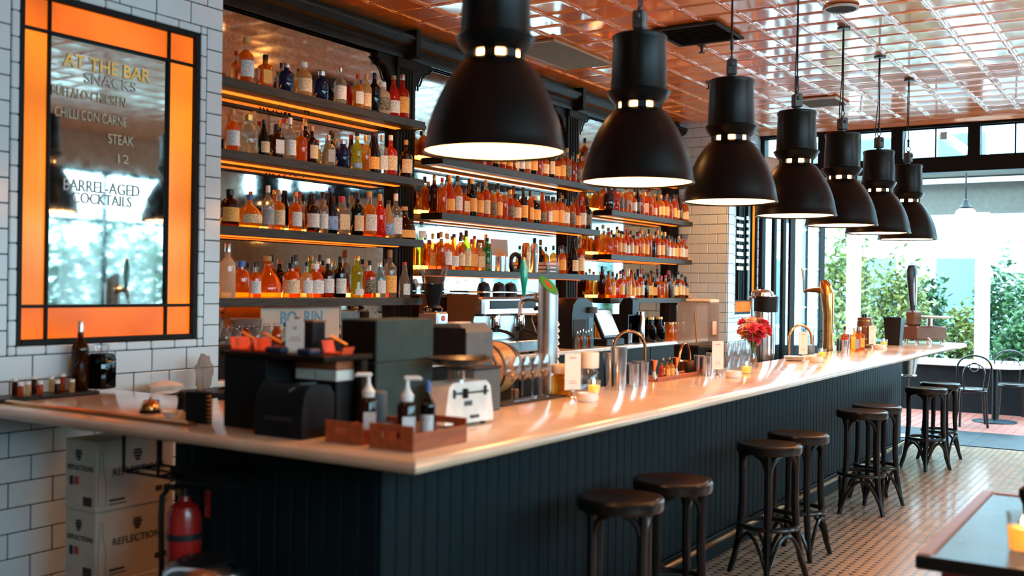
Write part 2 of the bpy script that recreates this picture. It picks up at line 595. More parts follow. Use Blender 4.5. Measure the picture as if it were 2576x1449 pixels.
# street side behind the camera: tiled wall with tall windows
OPEN = [(-1.4, .5, 1.8), (.7, 2.6, 1.8), (2.8, 4.7, 1.8), (4.9, 6.8, 1.8), (8.3, 10.6, .75)]
LOW = .75
mb = MB().box(XB, XWIN, YB - .25, YB, 0, LOW).box(XB, XWIN, YB - .25, YB, 3.25, ZC)
edges = [XB] + [q for o in OPEN for q in o[:2]] + [XWIN]
for a, b in zip(edges[::2], edges[1::2]):
    mb.box(a, b, YB - .25, YB, LOW, 3.25)
for a, b, s in OPEN:
    if s > LOW:
        mb.box(a, b, YB - .25, YB, LOW, s)
wf = struct('wall_front', mb, 'plaster', smooth=0)
for n, (a, b, s) in enumerate(OPEN):
    w = struct('window_%d' % (20 + n), MB().box(a, b, YB - .13, YB - .124, s, 3.25), 'glass_pane')
    part('window_frame', MB().box(a, a + .06, YB - .16, YB - .09, s, 3.25).box(b - .06, b, YB - .16, YB - .09, s, 3.25).box(a, b, YB - .16, YB - .09, s, s + .06).box(a, b, YB - .16, YB - .09, 3.19, 3.25), 'black_frame', w)
    part('muntin', MB().box((a + b) / 2 - .03, (a + b) / 2 + .03, YB - .15, YB - .1, s + .06, 3.19).box(a, b, YB - .15, YB - .1, 2.5, 2.55), 'black_frame', w)

# ---- pressed tin ceiling
struct_c = struct('ceiling', MB().box(XB, XWIN + .2, YB - .2, 5.6, ZC + .004, ZC + .15), 'tin_ceiling')
MOD = .318
def tin_panel():
    us = [-.5, -.487, -.474, -.461, -.448, -.435, -.40, -.36, -.25, 0, .25, .36, .40, .435, .448, .461, .474, .487, .5]
    def h(u, v):
        m = max(abs(u), abs(v))
        e = 0
        if m > .43:
            e -= .0050 * max(0, math.cos((m - .468) / .038 * PI / 2)) if abs(m - .468) < .038 else 0
            k = min(abs(u), abs(v))
            if k > .36:
                e -= .0045 * max(0, 1 - ((abs(u) - .44) ** 2 + (abs(v) - .44) ** 2) / .005)
            if k < .10:
                e -= .0035 * (1 - k / .10)
        else:
            e += .0014 * (1 - (m / .43) ** 2)
        return e
    lines = [(c + u) * MOD for c in (0, 1) for u in us[(1 if c else 0):]]
    hs = [(u) for c in (0, 1) for u in us[(1 if c else 0):]]
    n = len(lines)
    v = [(lines[i], lines[j], h(hs[i], hs[j]) - .004) for i in range(n) for j in range(n)]
    f = [(i * n + j, (i + 1) * n + j, (i + 1) * n + j + 1, i * n + j + 1) for i in range(n - 1) for j in range(n - 1)]
    return MB().add(v, f).mesh('ceiling_panel', 'tin_ceiling', 60)
tin = tin_panel()
for i in range(17):
    for j in range(11):
        x, y = XWIN - .12 - (i + 1) * 2 * MOD + MOD / 2, 5.38 - (j + 1) * 2 * MOD + MOD / 2
        if x > 2.0:
            part('ceiling_panel', tin, None, struct_c, (x, y, ZC))

# ---- window wall: transom lights above an open front
WX0, WX1 = XWIN - .06, XWIN + .08
wy = [(4.658, 4.60), (3.906, 3.785), (3.012, 2.876), (2.142, 2.007), (1.27, 1.14), (.40, .27), (-.47, -.60), (-1.34, -1.47), (-2.21, -2.34), (-3.08, -3.21)]
ww = struct('wall_far', MB().box(WX0, WX1, YB, YW, 3.646, ZC).box(WX0 - .02, WX1 + .02, YB, YW, 3.10, 3.276), 'black_frame', smooth=0)
for a, b in wy:
    part('mullion', MB().box(WX0 - .01, WX1 + .01, b, a, 3.276, 3.646), 'black_frame', ww)
for n, ((a, b), (c, d)) in enumerate(zip(wy, wy[1:])):
    y0, y1 = c, b
    w = struct('window_%d' % (n + 1), MB().box(XWIN, XWIN + .006, y0, y1, 3.276, 3.646), 'glass_pane')
    part('muntin', MB().box(XWIN - .012, XWIN + .018, (y0 + y1) / 2 - .008, (y0 + y1) / 2 + .008, 3.276, 3.646), 'black_frame', w)
    part('sash_frame', MB().box(XWIN - .01, XWIN + .02, y0, y1, 3.276, 3.292).box(XWIN - .01, XWIN + .02, y0, y1, 3.630, 3.646), 'black_frame', w)
part('jamb', MB().box(WX0, WX1, 4.62, YW, 0, 3.10), 'black_frame', ww)
part('solid_bay', MB().box(WX0, WX1, YB, -.15, 0, 3.10), 'plaster', ww)
# cornice line where tin meets the window head
struct('trim_1', MB().prism([(0, ZC), (-.05, ZC), (-.04, ZC - .02), (-.012, ZC - .04), (0, ZC - .06)], YB, YW, 'y').xf(Matrix.Translation((WX0, 0, 0))), 'tin_ceiling')

# ---- folded-back glass doors
def door_leaf(label, p0, p1):
    "a tall glazed leaf between two floor points"
    d = Vector((p1[0] - p0[0], p1[1] - p0[1], 0))
    L = d.length
    t = thing('folding_door', label, 'door', (p0[0], p0[1], 0), math.atan2(d.y, d.x), 'folded glass doors beside the far tiled pier')
    for x in (0, L - .085):
        part('stile', MB().rbox(x, x + .085, -.022, .022, .01, 3.09), 'black_frame', t)
    part('bottom_rail', MB().rbox(.085, L - .085, -.02, .02, .01, .95), 'black_frame', t)
    part('top_rail', MB().rbox(.085, L - .085, -.02, .02, 2.97, 3.09), 'black_frame', t)
    part('pane', MB().box(.085, L - .085, -.003, .003, .95, 2.97), 'glass_pane', t)
    for z in (1.45, 1.95, 2.46):
        part('muntin', MB().box(.085, L - .085, -.01, .01, z - .008, z + .008), 'steel_soft', t)
    part('muntin', MB().box(L / 2 - .012, L / 2 + .012, -.012, .012, .95, 2.97), 'black_frame', t)
    part('door_handle', MB().tube([(L - .04, -.022, 1.0), (L - .04, -.06, 1.0), (L - .04, -.06, 1.14), (L - .04, -.022, 1.14)], .008), 'brass', t)
    return t
door_leaf('black glazed folding door leaf closest to the tiled pier', (13.36, 4.52), (13.95, 4.47))
door_leaf('black glazed folding door leaf in the middle of the folded stack', (13.36, 4.40), (13.97, 4.26))
door_leaf('black glazed folding door leaf on the open side of the stack', (13.36, 4.30), (13.82, 3.98))

# ---- lit menu signs
def menu_sign(x0, x1, z0, z1, label, lines, cols=(.155, .20), rows=(.19, .185)):
    t = thing('menu_sign', label, 'sign', ((x0 + x1) / 2, YW, z0))
    cx = (x0 + x1) / 2
    X = [x0 - cx, x0 + cols[0] + .012 - cx, x1 - cols[1] - cx, x1 - cx]
    Z = [0, rows[0], z1 - z0 - rows[1], z1 - z0]
    fr = .03
    part('frame', MB().rbox(X[0], X[0] + fr, -.004, .05, 0, Z[3]).rbox(X[3] - fr, X[3], -.004, .05, 0, Z[3]).rbox(X[0] + fr, X[3] - fr, -.004, .05, 0, fr).rbox(X[0] + fr, X[3] - fr, -.004, .05, Z[3] - fr, Z[3]), 'black_frame', t)
    part('back_box', MB().box(X[0] + fr, X[3] - fr, .05, .06, fr, Z[3] - fr), 'black_frame', t)
    for x in (X[1], X[2]):
        part('glazing_bar', MB().rbox(x - .008, x + .008, .006, .04, fr, Z[3] - fr, .003), 'black_frame', t)
    for z in (Z[1], Z[2]):
        part('glazing_bar', MB().rbox(X[0] + fr, X[3] - fr, .004, .038, z - .008, z + .008, .003), 'black_frame', t)
    for i in range(3):
        for j in range(3):
            a, b = (X[i] + (fr if i == 0 else .008), X[i + 1] - (fr if i == 2 else .008))
            c, d = (Z[j] + (fr if j == 0 else .008), Z[j + 1] - (fr if j == 2 else .008))
            if i == 1 and j == 1:
                part('mirror_panel', MB().box(a, b, .022, .028, c, d), 'mirror', t, label='silvered mirror glass panel')
                w = b - a
                for body, px, py, hpx, wpx, m, bold in lines:
                    p = aty(px, py, YW)
                    me = text_mesh('lettering', body, 1.0, m, .0012, .012 * bold)
                    xs = [q.co.x for q in me.vertices]
                    zs = [q.co.z for q in me.vertices]
                    k = depth(p) / F_PX
                    H = hpx * k
                    Wd = wpx * k * 1.075
                    sx, sz = Wd / (max(xs) - min(xs)), H / (max(zs) - min(zs))
                    mx, mz = (max(xs) + min(xs)) / 2, (max(zs) + min(zs)) / 2
                    for q in me.vertices:
                        q.co = ((q.co.x - mx) * sx, q.co.y, (q.co.z - mz) * sz)
                    part('lettering', me, None, t, (p.x - cx, .0185, p.z - z0))
            else:
                part('glass_panel', MB().box(a, b, .022, .028, c, d), 'sign_orange' if j != 1 else 'sign_orange_side', t, label='glowing orange glass panel')
    return t
mat('etched', (.62, .52, .36), .5, var=.1)
mat('etched_pale', (.60, .60, .54), .5, var=.1)
menu_sign(SX0, SX1, SZ0, SZ1, 'orange backlit menu sign with mirrored centre reading AT THE BAR', [
    ('AT THE BAR', 279, 170, 33, 236, 'gold_leaf', 1.6),
    ('SNACKS', 285, 207, 27, 140, 'etched_pale', .8),
    ('BUFFALO-CHICKEN', 232, 241, 25, 196, 'etched', .3),
    ('CHILLI CON CARNE', 236, 293, 25, 192, 'etched', .3),
    ('STEAK', 310, 352, 25, 70, 'etched', .3),
    ('12', 316, 400, 22, 30, 'etched', .3),
    ('BARREL-AGED', 265, 472, 30, 206, 'etched_pale', .8),
    ('COCKTAILS', 265, 502, 28, 160, 'etched_pale', .8)])
far = menu_sign(RX0, RX1, RZ0, RZ1, 'narrow-looking orange-edged menu sign on the far tiled pier', [], cols=(.05, .16), rows=(.17, .17))
_cx = (RX0 + RX1) / 2
k = 0
for row in range(8):                       # white blocks of menu lines on the far sign
    for (pa, pb) in ([(1842, 1856), (1858, 1873)] if row % 3 else [(1842, 1852), (1855, 1875)]) + [(1882, 1888)]:
        p, q = aty(pa, 546 + row * 18, YW), aty(pb, 554 + row * 18, YW)
        if p.x > RX0 + .06 and q.x < RX1 - .05:
            part('menu_line', MB().box(p.x - _cx, q.x - _cx, 0.018, .0215, q.z - RZ0, p.z - RZ0 + .012), 'etched_pale', far)

# ---- things fixed to the ceiling
def vent(label, x0, x1, y0, y1, n, m, along='x'):
    t = thing('ceiling_vent', label, 'vent', ((x0 + x1) / 2, (y0 + y1) / 2, ZC - .013))
    a, b = (x1 - x0) / 2, (y1 - y0) / 2
    part('frame', MB().rbox(-a, a, -b, -b + .03, -.02, 0).rbox(-a, a, b - .03, b, -.02, 0).rbox(-a, -a + .03, -b + .03, b - .03, -.02, 0).rbox(a - .03, a, -b + .03, b - .03, -.02, 0), m, t)
    part('backing', MB().box(-a + .03, a - .03, -b + .03, b - .03, -.004, 0), 'vent_dark', t)
    for k in range(n):
        if along == 'x':
            y = -b + .03 + (k + .5) * (2 * b - .06) / n
            s = MB().box(-a + .03, a - .03, -.012, .012, -.0015, .0015).xf(Matrix.Translation((0, y, -.011)) @ Matrix.Rotation(.7, 4, 'X'))
        else:
            x = -a + .03 + (k + .5) * (2 * a - .06) / n
            s = MB().box(-.012, .012, -b + .03, b - .03, -.0015, .0015).xf(Matrix.Translation((x, 0, -.011)) @ Matrix.Rotation(-.7, 4, 'Y'))
        part('slat', s, m, t)
vent('wide pale slatted return-air grille in the orange tin ceiling by the shelves', 7.45, 8.55, 4.40, 4.92, 26, 'vent_tan')
vent('square dark ceiling vent above the third pendant lamp', 7.58, 8.19, 3.03, 3.60, 9, 'vent_dark', 'y')
vent('square pale ceiling vent near the open window front', 11.10, 11.65, 3.09, 3.55, 8, 'vent_white', 'y')
t = thing('ceiling_light', 'round recessed ceiling light with a white rim', 'speaker', (7.70, 2.12, ZC - .012))  # recessed light fitting, unlit, with a dark face
part('rim', MB().lathe([(.105, 0), (.13, 0), (.128, -.012), (.11, -.014), (.105, 0)], 28), 'white_paint', t)
part('grille', MB().cyl(.105, -.008, 0, 28), 'vent_dark', t)
for q, lb in (((9.83, 4.0), 'small fire sprinkler head hanging below the orange tin ceiling'), ((8.31, 3.45), 'thin dark sensor stub hanging beside the dark ceiling vent')):
    t = thing('sprinkler_head', lb, 'sprinkler', (q[0], q[1], ZC - .01))
    part('escutcheon', MB().cyl(.035, -.008, 0, 16), 'dark_steel', t)
    part('body', MB().cyl(.012, -.06, -.008, 10), 'dark_steel', t)
    part('deflector', MB().cyl(.028, -.066, -.06, 12), 'dark_steel', t)
# wall speaker on the far pier
t = thing('wall_speaker', 'pale boxy wall speaker on a bracket high on the far pier', 'speaker', (13.06, YW - .012, 3.25))
p = aty(1921, 360, YW - .3)
part('cabinet', MB().rbox(-.17, .17, -.12, .12, -.10, .10, .02).xf(Matrix.Rotation(.25, 4, 'X')), 'cream', t, (0, -.28, 0))
part('grille', MB().rbox(-.15, .15, -.125, -.118, -.085, .085, .01).xf(Matrix.Rotation(.25, 4, 'X')), 'vent_white', t, (0, -.28, 0))
part('bracket', MB().box(-.02, .02, -.19, 0, -.02, .02).box(-.05, .05, -.012, 0, -.06, .06), 'dark_steel', t)

# ---- pendant lamps over the bar
def make_pendant():
    t = thing('pendant_lamp', 'x', 'lamp', (0, 0, 0), 0, 'industrial pendant lamps in a row above the bar')
    part('bell_shade', MB().lathe([(.275, 0), (.278, .006), (.274, .012), (.268, .05), (.258, .10), (.242, .155), (.220, .21), (.192, .265), (.160, .315), (.130, .350), (.112, .362), (.108, .358), (.126, .344), (.155, .310), (.187, .26), (.214, .208), (.236, .155), (.252, .10), (.262, .05), (.268, .012), (.272, .004), (.275, 0)], 40), 'lamp_black', t)
    part('diffuser', MB().lathe([(0, .001), (.12, .002), (.22, .006), (.268, .013), (.25, .02), (0, .02)], 40), 'lamp_glow', t, label='glowing white glass under the shade')
    part('glow_ring', MB().lathe([(.090, .352), (.098, .354), (.098, .392), (.090, .394), (.090, .352)], 24), 'slot_glow', t)
    for k in range(8):
        a = 2 * PI * (k + .5) / 8
        part('slot_post', MB().box(-.007, .007, -.022, .022, .355, .392), 'lamp_black', t, (.106 * math.cos(a), .106 * math.sin(a), 0), a)
    part('collar', MB().lathe([(.085, .388), (.116, .388), (.128, .400), (.142, .418), (.152, .436), (.156, .446), (.148, .452), (.140, .455), (.085, .455), (.085, .388)], 36), 'lamp_black', t)
    part('housing', MB().lathe([(0, .455), (.138, .455), (.137, .47), (.128, .69), (.133, .698), (.134, .716), (.126, .724), (0, .724)], 36), 'lamp_black', t)
    part('clip', MB().box(.148, .166, -.008, .008, .425, .452), 'steel', t)
    part('mount_block', MB().cyl(.022, .724, .75, 12).rbox(-.036, .036, -.030, .030, .75, .845, .008).rbox(-.05, .05, -.012, .012, .80, .825, .005).cyl(.012, .845, .862, 10), 'grey_cast', t)
    part('loop', MB().tube([(.022 * math.cos(a), 0, .880 + .022 * math.sin(a)) for a in [2 * PI * i / 14 for i in range(14)]], .004, 6, True), 'dark_steel', t)
    part('turnbuckle', MB().cyl(.010, .902, .95, 8).ball((0, 0, .96), .014, 8, 5), 'dark_steel', t)
    ztop = ZC - .012 - 2.17
    part('cable', MB().tube([(0, 0, .96), (0, 0, ztop)], .0055, 6), 'cable', t)
    part('flex', MB().tube([(.03, .0, .80), (.045, .0, .90), (.03, .004, 1.0), (.012, .004, 1.15), (.016, .0, 1.3), (.008, 0, ztop)], .004, 6), 'cable', t)
    part('ceiling_rose', MB().cyl(.05, ztop - .02, ztop, 16), 'grey_cast', t)
    return t
pend = make_pendant()
LX = [3.365, 4.633, 5.876, 7.118, 8.268, 9.435, 10.60]
LZ = [2.19, 2.20, 2.15, 2.165, 2.16, 2.165, 2.167]
for i, x in enumerate(LX):
    o = pend if i == 0 else copy_tree(pend, None)
    o.location = (x, 2.25, 2.17)
    o.rotation_euler = (0, 0, i * .21)
    o['label'] = 'black bell-shaped pendant lamp, %s from the tiled sign wall end of the row' % ORD[i]

# ---- globe lamps over the seating beside the camera (they show in the mirrored sign)
def make_globe():
    t = thing('globe_pendant', 'x', 'lamp', (0, 0, 0), 0, 'glass globe lamps over the seating')
    part('globe', MB().lathe([(.07, .13), (.13, .09), (.165, .02), (.15, -.06), (.09, -.13), (.03, -.16), (0, -.165)], 26), 'seat_globe', t)
    part('gallery', MB().lathe([(0, .22), (.02, .21), (.035, .17), (.075, .14), (.075, .125), (0, .125)], 20), 'dark_steel', t)
    part('stem', MB().tube([(0, 0, .21), (0, 0, ZC - .025 - 2.45)], .010, 8), 'dark_steel', t)
    part('ceiling_rose', MB().cyl(.06, ZC - .045 - 2.45, ZC - .02 - 2.45, 18), 'dark_steel', t)
    return t
gl = make_globe()
for i, (x, y) in enumerate(((1.1, 1.9), (5.6, .1), (8.3, .1), (11.0, -.75))):
    o = gl if i == 0 else copy_tree(gl, None)
    o.location = (x, y, 2.45)
    o['label'] = 'warm glass globe lamp over the seating, %s from the camera end' % ORD[i]

# ---- warm spots added over the bartenders' aisle to brighten bottles and far pier
for i, (x, y) in enumerate(((5.8, 4.2), (8.3, 4.05), (11.15, 4.2))):
    t = thing('fill_spot', 'added warm fill spot above the aisle behind the bar, %s from the sign end' % ORD[i], 'light', (x, y, ZC - .012), 0, 'added fill spots above the aisle')
    part('rim', MB().lathe([(.055, 0), (.075, 0), (.073, -.010), (.058, -.012), (.055, 0)], 24), 'dark_steel', t)
    part('lens', MB().cyl(.055, -.006, -.001, 20), 'fill_spot_glow', t)
    l = bpy.data.lights.new('fill_spot_lamp', 'SPOT')
    l.energy = (105, 150, 175)[i]
    l.color = (1.0, .46, .15)
    l.spot_size = math.radians(140)
    l.spot_blend = .7
    l.shadow_soft_size = .06
    o = link(bpy.data.objects.new('fill_spot_lamp', l), t, (0, 0, -.02))
# ================================================================== back bar
BX = [(XPL, 6.66), (6.66, 9.46), (9.46, XPR)]
bb = thing('back_bar', 'dark wooden back bar with pilasters, cornice and arched mirrors behind the bottles', 'back bar', ((XPL + XPR) / 2, YM, 0))
bx = (XPL + XPR) / 2
def bpart(name, mb, m, **k):
    return part(name, mb.xf(Matrix.Translation((-bx, -YM, 0))), m, bb, **k)
PIL = [(6.56, 6.80), (9.34, 9.58), (11.92, XPR - .012)]
for a, b in PIL:
    m = MB().rbox(a, b, 5.33, YM, 1.08, 3.50, .006)
    n = 5
    for k in range(n):                                   # fluting
        x = a + .03 + (b - a - .06) * (k + .5) / n
        m.tube([(x, 5.33, 1.12), (x, 5.33, 3.42)], .012, 6)
    bpart('pilaster', m, 'dark_wood')
    bpart('capital', MB().rbox(a - .015, b + .015, 5.31, YM, 3.42, 3.50, .008), 'dark_wood')
bpart('pilaster', MB().rbox(XPL + .012, XPL + .07, 5.33, YM, 1.08, 3.50, .006), 'dark_wood')
bays = [(XPL + .07, 6.56), (6.80, 9.34), (9.58, 11.92)]
for n, (a, b) in enumerate(bays):
    bpart('mirror', MB().box(a, b, YM - .004, YM, 1.08, 3.56), 'mirror', label='tall mirror reflecting the room and the bottles')
    bpart('aged_mirror_panel', MB().box(a + .02, b - .02, YM - .010, YM - .006, 2.98, 3.52), 'mirror_aged', label='mottled old mirror glass under the arch')
    # frame head with stepped ogee corners
    z0, z1 = 3.50, 3.62
    h = .20
    w = .22
    prof = [(0, 0), (w, 0), (w, -.035), (w - .025, -.045), (w - .045, -.07), (w - .10, -.085), (w - .135, -.12), (w - .15, -.16), (w - .165, -.185), (w - .19, -.195), (w - .19, -.23), (0, -.23)]
    bpart('frame_head', MB().box(a, b, 5.345, YM - .012, z0, z1), 'dark_wood')
    bpart('corner_bracket', MB().prism([(a + x, z0 + z) for x, z in prof], 5.35, YM - .012, 'y'), 'dark_wood')
    bpart('corner_bracket', MB().prism([(b - x, z0 + z) for x, z in prof][::-1], 5.35, YM - .012, 'y'), 'dark_wood')
    bpart('bead_moulding', MB().tube([(a + .02, 5.34, z0 + .02), (b - .02, 5.34, z0 + .02)], .008, 6), 'dark_wood')
    for s, e in ((1, a), (-1, b)):
        bpart('bead_moulding', MB().tube([(e + s * (x + .012), 5.345, z0 + z) for x, z in prof[2:11]], .008, 6), 'dark_wood')
cor = [(YM, 3.50), (5.33, 3.50), (5.32, 3.53), (5.30, 3.55), (5.30, 3.58), (5.255, 3.60), (5.235, 3.635), (5.225, 3.66), (5.225, 3.672), (5.255, 3.672), (5.275, 3.66), (5.33, 3.655), (5.33, ZC - .012), (YM, ZC - .012)]
bpart('cornice', MB().prism([(y, z) for y, z in cor], XPL + .012, XPR - .012, 'x'), 'dark_wood')
bpart('cornice_band', MB().rbox(XPL + .012, XPR - .012, 5.222, 5.226, 3.642, 3.655, .001), 'shelf_edge')
for a, b in PIL[:2]:
    bpart('cornice_block', MB().rbox((a + b) / 2 - .03, (a + b) / 2 + .03, 5.21, 5.33, 3.50, ZC - .014, .005), 'dark_wood')
# ---- back counter below the mirrors
bc = thing('back_counter', 'long dark back counter with a pale top below the bottle shelves', 'counter', (bx, 5.1, 0))
def cpart(name, mb, m, **k):
    return part(name, mb.xf(Matrix.Translation((-bx, -5.1, 0))), m, bc, **k)
cpart('worktop', MB().rbox(XPL + .012, XPR - .012, 4.80, YM - .012, 1.035, 1.072, .008), 'white_enamel')
cpart('plinth', MB().box(XPL + .012, XPR - .012, 4.92, YM - .05, .0, .10), 'black_frame')
for k in range(9):
    x0 = XPL + .014 + k * .888
    cpart('cabinet_door', MB().rbox(x0 + .004, x0 + .878, 4.86, 4.885, .11, 1.03, .004), 'dark_wood')
cpart('carcass', MB().box(XPL + .012, XPR - .012, 4.885, YM - .05, .10, 1.035), 'dark_wood')

# ---- bottle shelves
SHZ = {'L': [2.96, 2.503, 2.02, 1.56], 'M': [2.715, 2.26, 1.795], 'R': [2.965, 2.494, 2.022, 1.555]}
SHX = {'L': (XPL + .012, 6.63), 'M': (6.87, 9.63), 'R': (9.885, 12.06)}
LEVEL = {'L': ['top', 'second', 'third', 'lowest'], 'M': ['top', 'middle', 'lowest'], 'R': ['top', 'second', 'third', 'lowest']}
BAY = {'L': 'sign-side bay', 'M': 'middle bay', 'R': 'far-pier bay'}
for b in 'LMR':
    x0, x1 = SHX[b]
    for k, z in enumerate(SHZ[b]):
        t = thing('bottle_shelf', 'long dark wooden bottle shelf, %s level of the %s' % (LEVEL[b][k], BAY[b]), 'shelf', ((x0 + x1) / 2, YSF + .11, z), 0, 'bottle shelves of the back bar')
        a = (x1 - x0) / 2
        yb = 5.325 - (YSF + .11)
        part('board', MB().rbox(-a, a, -.105, yb, -.05, 0, .003), 'shelf_wood', t)
        part('front_edge', MB().rbox(-a, a, -.115, -.105, -.056, .003, .003), 'shelf_edge', t)
        for s in (-1, 1):
            if not (b == 'L' and s < 0):
                part('end_cap', MB().rbox(s * a - .005, s * a + .005, -.110, yb - .02, -.054, .002, .002), 'dark_wood', t)
        part('light_strip', MB().rbox(-a + .12, a - .12, yb - .075, yb - .015, -.056, -.0505, .002), 'shelf_strip', t, label='glowing orange light strip under the shelf')
        lo_, hi_ = [q for q in bays if abs((q[0] + q[1]) / 2 - (x0 + x1) / 2) < .6][0]
        part('light_strip', MB().rbox(max(lo_, x0) + .03 - (x0 + x1) / 2, min(hi_, x1) - .03 - (x0 + x1) / 2, .155, .172, .004, .034, .002), 'base_strip', t, label='glowing strip along the mirror behind the bottles')
for body, px, py in (('ROUM', 742, 270), ('ROY', 744, 432)):
    q = aty(px, py, 5.30)
    part('lettering', text_mesh('lettering', body, .11, 'print_black', .001, .001), None, bb, (q.x - bx, 5.30 - YM, q.z), label='dark shelf lettering')
# ================================================================== bottles
glassy('liq_amber', (1.0, .56, .14), .34, (1.0, .26, .010))
glassy('liq_deep', (.95, .36, .07), .34, (.90, .13, .005))
glassy('liq_gold', (1.0, .74, .26), .34, (1.0, .44, .03))
glassy('liq_pale', (1.0, .86, .58), .40, (1.0, .72, .30))
glassy('liq_red', (.95, .16, .06), .58, (.95, .05, .01))
glassy('liq_brown', (.30, .08, .02), .45, (.09, .025, .008))
glassy('liq_black', (.03, .025, .02), .7, (.010, .009, .008))
glassy('liq_blue', (.10, .18, .50), .5, (.02, .04, .16))
glassy('liq_sky', (.55, .85, .95), .35, (.3, .65, .8))
glassy('liq_green', (.20, .75, .35), .4, (.05, .45, .18))
glassy('liq_lime', (.75, .85, .15), .4, (.55, .65, .04))
glassy('liq_clear', (.86, .90, .86), .18, (.75, .78, .72))
glassy('liq_ivory', (.95, .88, .72), .8, (.85, .76, .58))
COLNAME = {'liq_amber': 'amber', 'liq_deep': 'dark amber', 'liq_gold': 'golden', 'liq_pale': 'pale straw', 'liq_red': 'red', 'liq_brown': 'brown', 'liq_black': 'black', 'liq_blue': 'deep blue', 'liq_sky': 'light blue', 'liq_green': 'green', 'liq_lime': 'yellow-green', 'liq_clear': 'clear', 'liq_ivory': 'ivory'}
label_mat('lab_white', (.82, .80, .76), (.30, .30, .30))
label_mat('lab_cream', (.86, .66, .40), (.35, .18, .06))
label_mat('lab_orange', (.95, .48, .10), (.60, .20, .02))
label_mat('lab_black', (.02, .02, .02), (.55, .42, .20))
label_mat('lab_blue', (.06, .22, .50), (.70, .75, .80))
label_mat('lab_grey', (.40, .42, .42), (.12, .12, .12))
LABNAME = {'lab_white': 'white', 'lab_cream': 'cream', 'lab_orange': 'orange', 'lab_black': 'black', 'lab_blue': 'blue', 'lab_grey': 'grey'}
mat('cap_black', (.012, .012, .012), .4)
mat('cap_cork', (.55, .30, .12), .7)
mat('cap_gold', (.80, .45, .12), .3, metal=.8)
mat('cap_silver', (.7, .7, .7), .25, metal=.9)
mat('cap_red', (.45, .03, .02), .4)
mat('cap_white', (.8, .78, .74), .4)
mat('cap_blue', (.05, .12, .4), .4)
glassy('glass_neck', (.95, .80, .62), .12, (.85, .62, .40), gloss=.06, lo=.9)
STY = {   # profile in units of (radius, height); r/h ratio; squareness; label zone; cap (r, z0, z1); word
    'round': ([(0, 0), (.9, 0), (1, .03), (1, .55), (.96, .60), (.80, .645), (.48, .685), (.32, .72), (.28, .90), (.32, .905), (.32, .93), (0, .93)], .135, 0, (.12, .48), (.35, .87, 1), 'round-shouldered'),
    'tall': ([(0, 0), (.9, 0), (1, .02), (1, .58), (.95, .635), (.66, .69), (.36, .745), (.31, .94), (0, .94)], .118, 0, (.10, .46), (.36, .84, 1), 'tall'),
    'slope': ([(0, 0), (.9, 0), (1, .02), (1, .40), (.86, .52), (.55, .68), (.36, .80), (.33, .93), (0, .93)], .128, 0, (.08, .38), (.37, .90, 1), 'sloping-shouldered'),
    'square': ([(0, 0), (.95, 0), (1, .02), (1, .62), (.9, .67), (.42, .71), (.36, .74), (.36, .88), (0, .88)], .155, 6, (.12, .52), (.44, .84, 1), 'square'),
    'squat': ([(0, 0), (.92, 0), (1, .03), (1, .55), (.93, .64), (.70, .71), (.36, .76), (.34, .86), (0, .86)], .20, 0, (.12, .50), (.46, .84, 1), 'squat'),
    'onion': ([(0, 0), (.75, 0), (.95, .08), (1, .26), (.93, .44), (.66, .58), (.34, .67), (.24, .80), (.28, .86), (0, .86)], .30, 0, (.14, .40), (.30, .85, 1), 'onion-shaped'),
    'bell': ([(0, 0), (.95, 0), (1, .03), (.98, .32), (.78, .48), (.42, .62), (.24, .72), (.22, .88), (.27, .90), (0, .90)], .27, 0, (.05, .28), (.30, .88, 1), 'bell-shaped'),
    'hip': ([(0, 0), (.9, 0), (1, .03), (.98, .18), (.84, .34), (.90, .50), (1, .60), (.8, .70), (.36, .78), (.33, .92), (0, .92)], .125, 0, (.06, .2), (.38, .89, 1), 'waisted'),
}
_bm = {}
def bottle_meshes(sty, body, lab, cap, h, wf=1.0):
    key = (sty, body, lab, cap, round(h, 2), wf)
    if key in _bm:
        return _bm[key]
    prof, ratio, sq, lz, (cr, c0, c1), _ = STY[sty]
    r = ratio * h * 1.02 * wf
    if body in ('liq_amber', 'liq_deep', 'liq_gold', 'liq_pale') and sty in ('round', 'tall'):
        cut = next(i for i, (a, z) in enumerate(prof) if a < .4 and z > .5)      # liquid up to the neck, clear glass above
        out = [('body', MB().lathe([(a * r, z * h) for a, z in prof[:cut + 1]] + [(0, prof[cut][1] * h)], 14).mesh('body', body, 50)),
               ('neck', MB().lathe([(a * r, z * h + .0004) for a, z in prof[cut:]], 12).mesh('neck', 'glass_neck', 50))]
    else:
        out = [('body', MB().lathe([(a * r, z * h) for a, z in prof], 14 if not sq else 20, sq=sq).mesh('body', body, 50))]
    out.append(('cap', MB().lathe([(0, c0 * h), (cr * r, c0 * h), (cr * r, c1 * h - .004), (cr * r * .85, c1 * h), (0, c1 * h)], 10).mesh('cap', cap, 40)))
    if lab:
        z0, z1 = lz[0] * h, lz[1] * h
        if sq:
            out.append(('label', MB().box(-r * .72, r * .72, -r - .003, -r - .001, z0, z1).mesh('label', lab, 0)))
        else:
            def rad(z):
                for (ra, za), (rb, zb) in zip(prof, prof[1:]):
                    if za <= z / h <= zb and zb > za:
                        return r * (ra + (rb - ra) * (z / h - za) / (zb - za)) + .0012
                return r + .0012
            v, f, n, m = [], [], 9, 5
            for j in range(m):
                z = z0 + (z1 - z0) * j / (m - 1)
                for i in range(n):
                    a = -PI / 2 + (i / (n - 1) - .5) * 2.2
                    v.append((rad(z) * math.cos(a), rad(z) * math.sin(a), z))
            for j in range(m - 1):
                for i in range(n - 1):
                    f.append((j * n + i, j * n + i + 1, (j + 1) * n + i + 1, (j + 1) * n + i))
            out.append(('label', MB().add(v, f).mesh('label', lab, 50)))
    _bm[key] = out
    return out
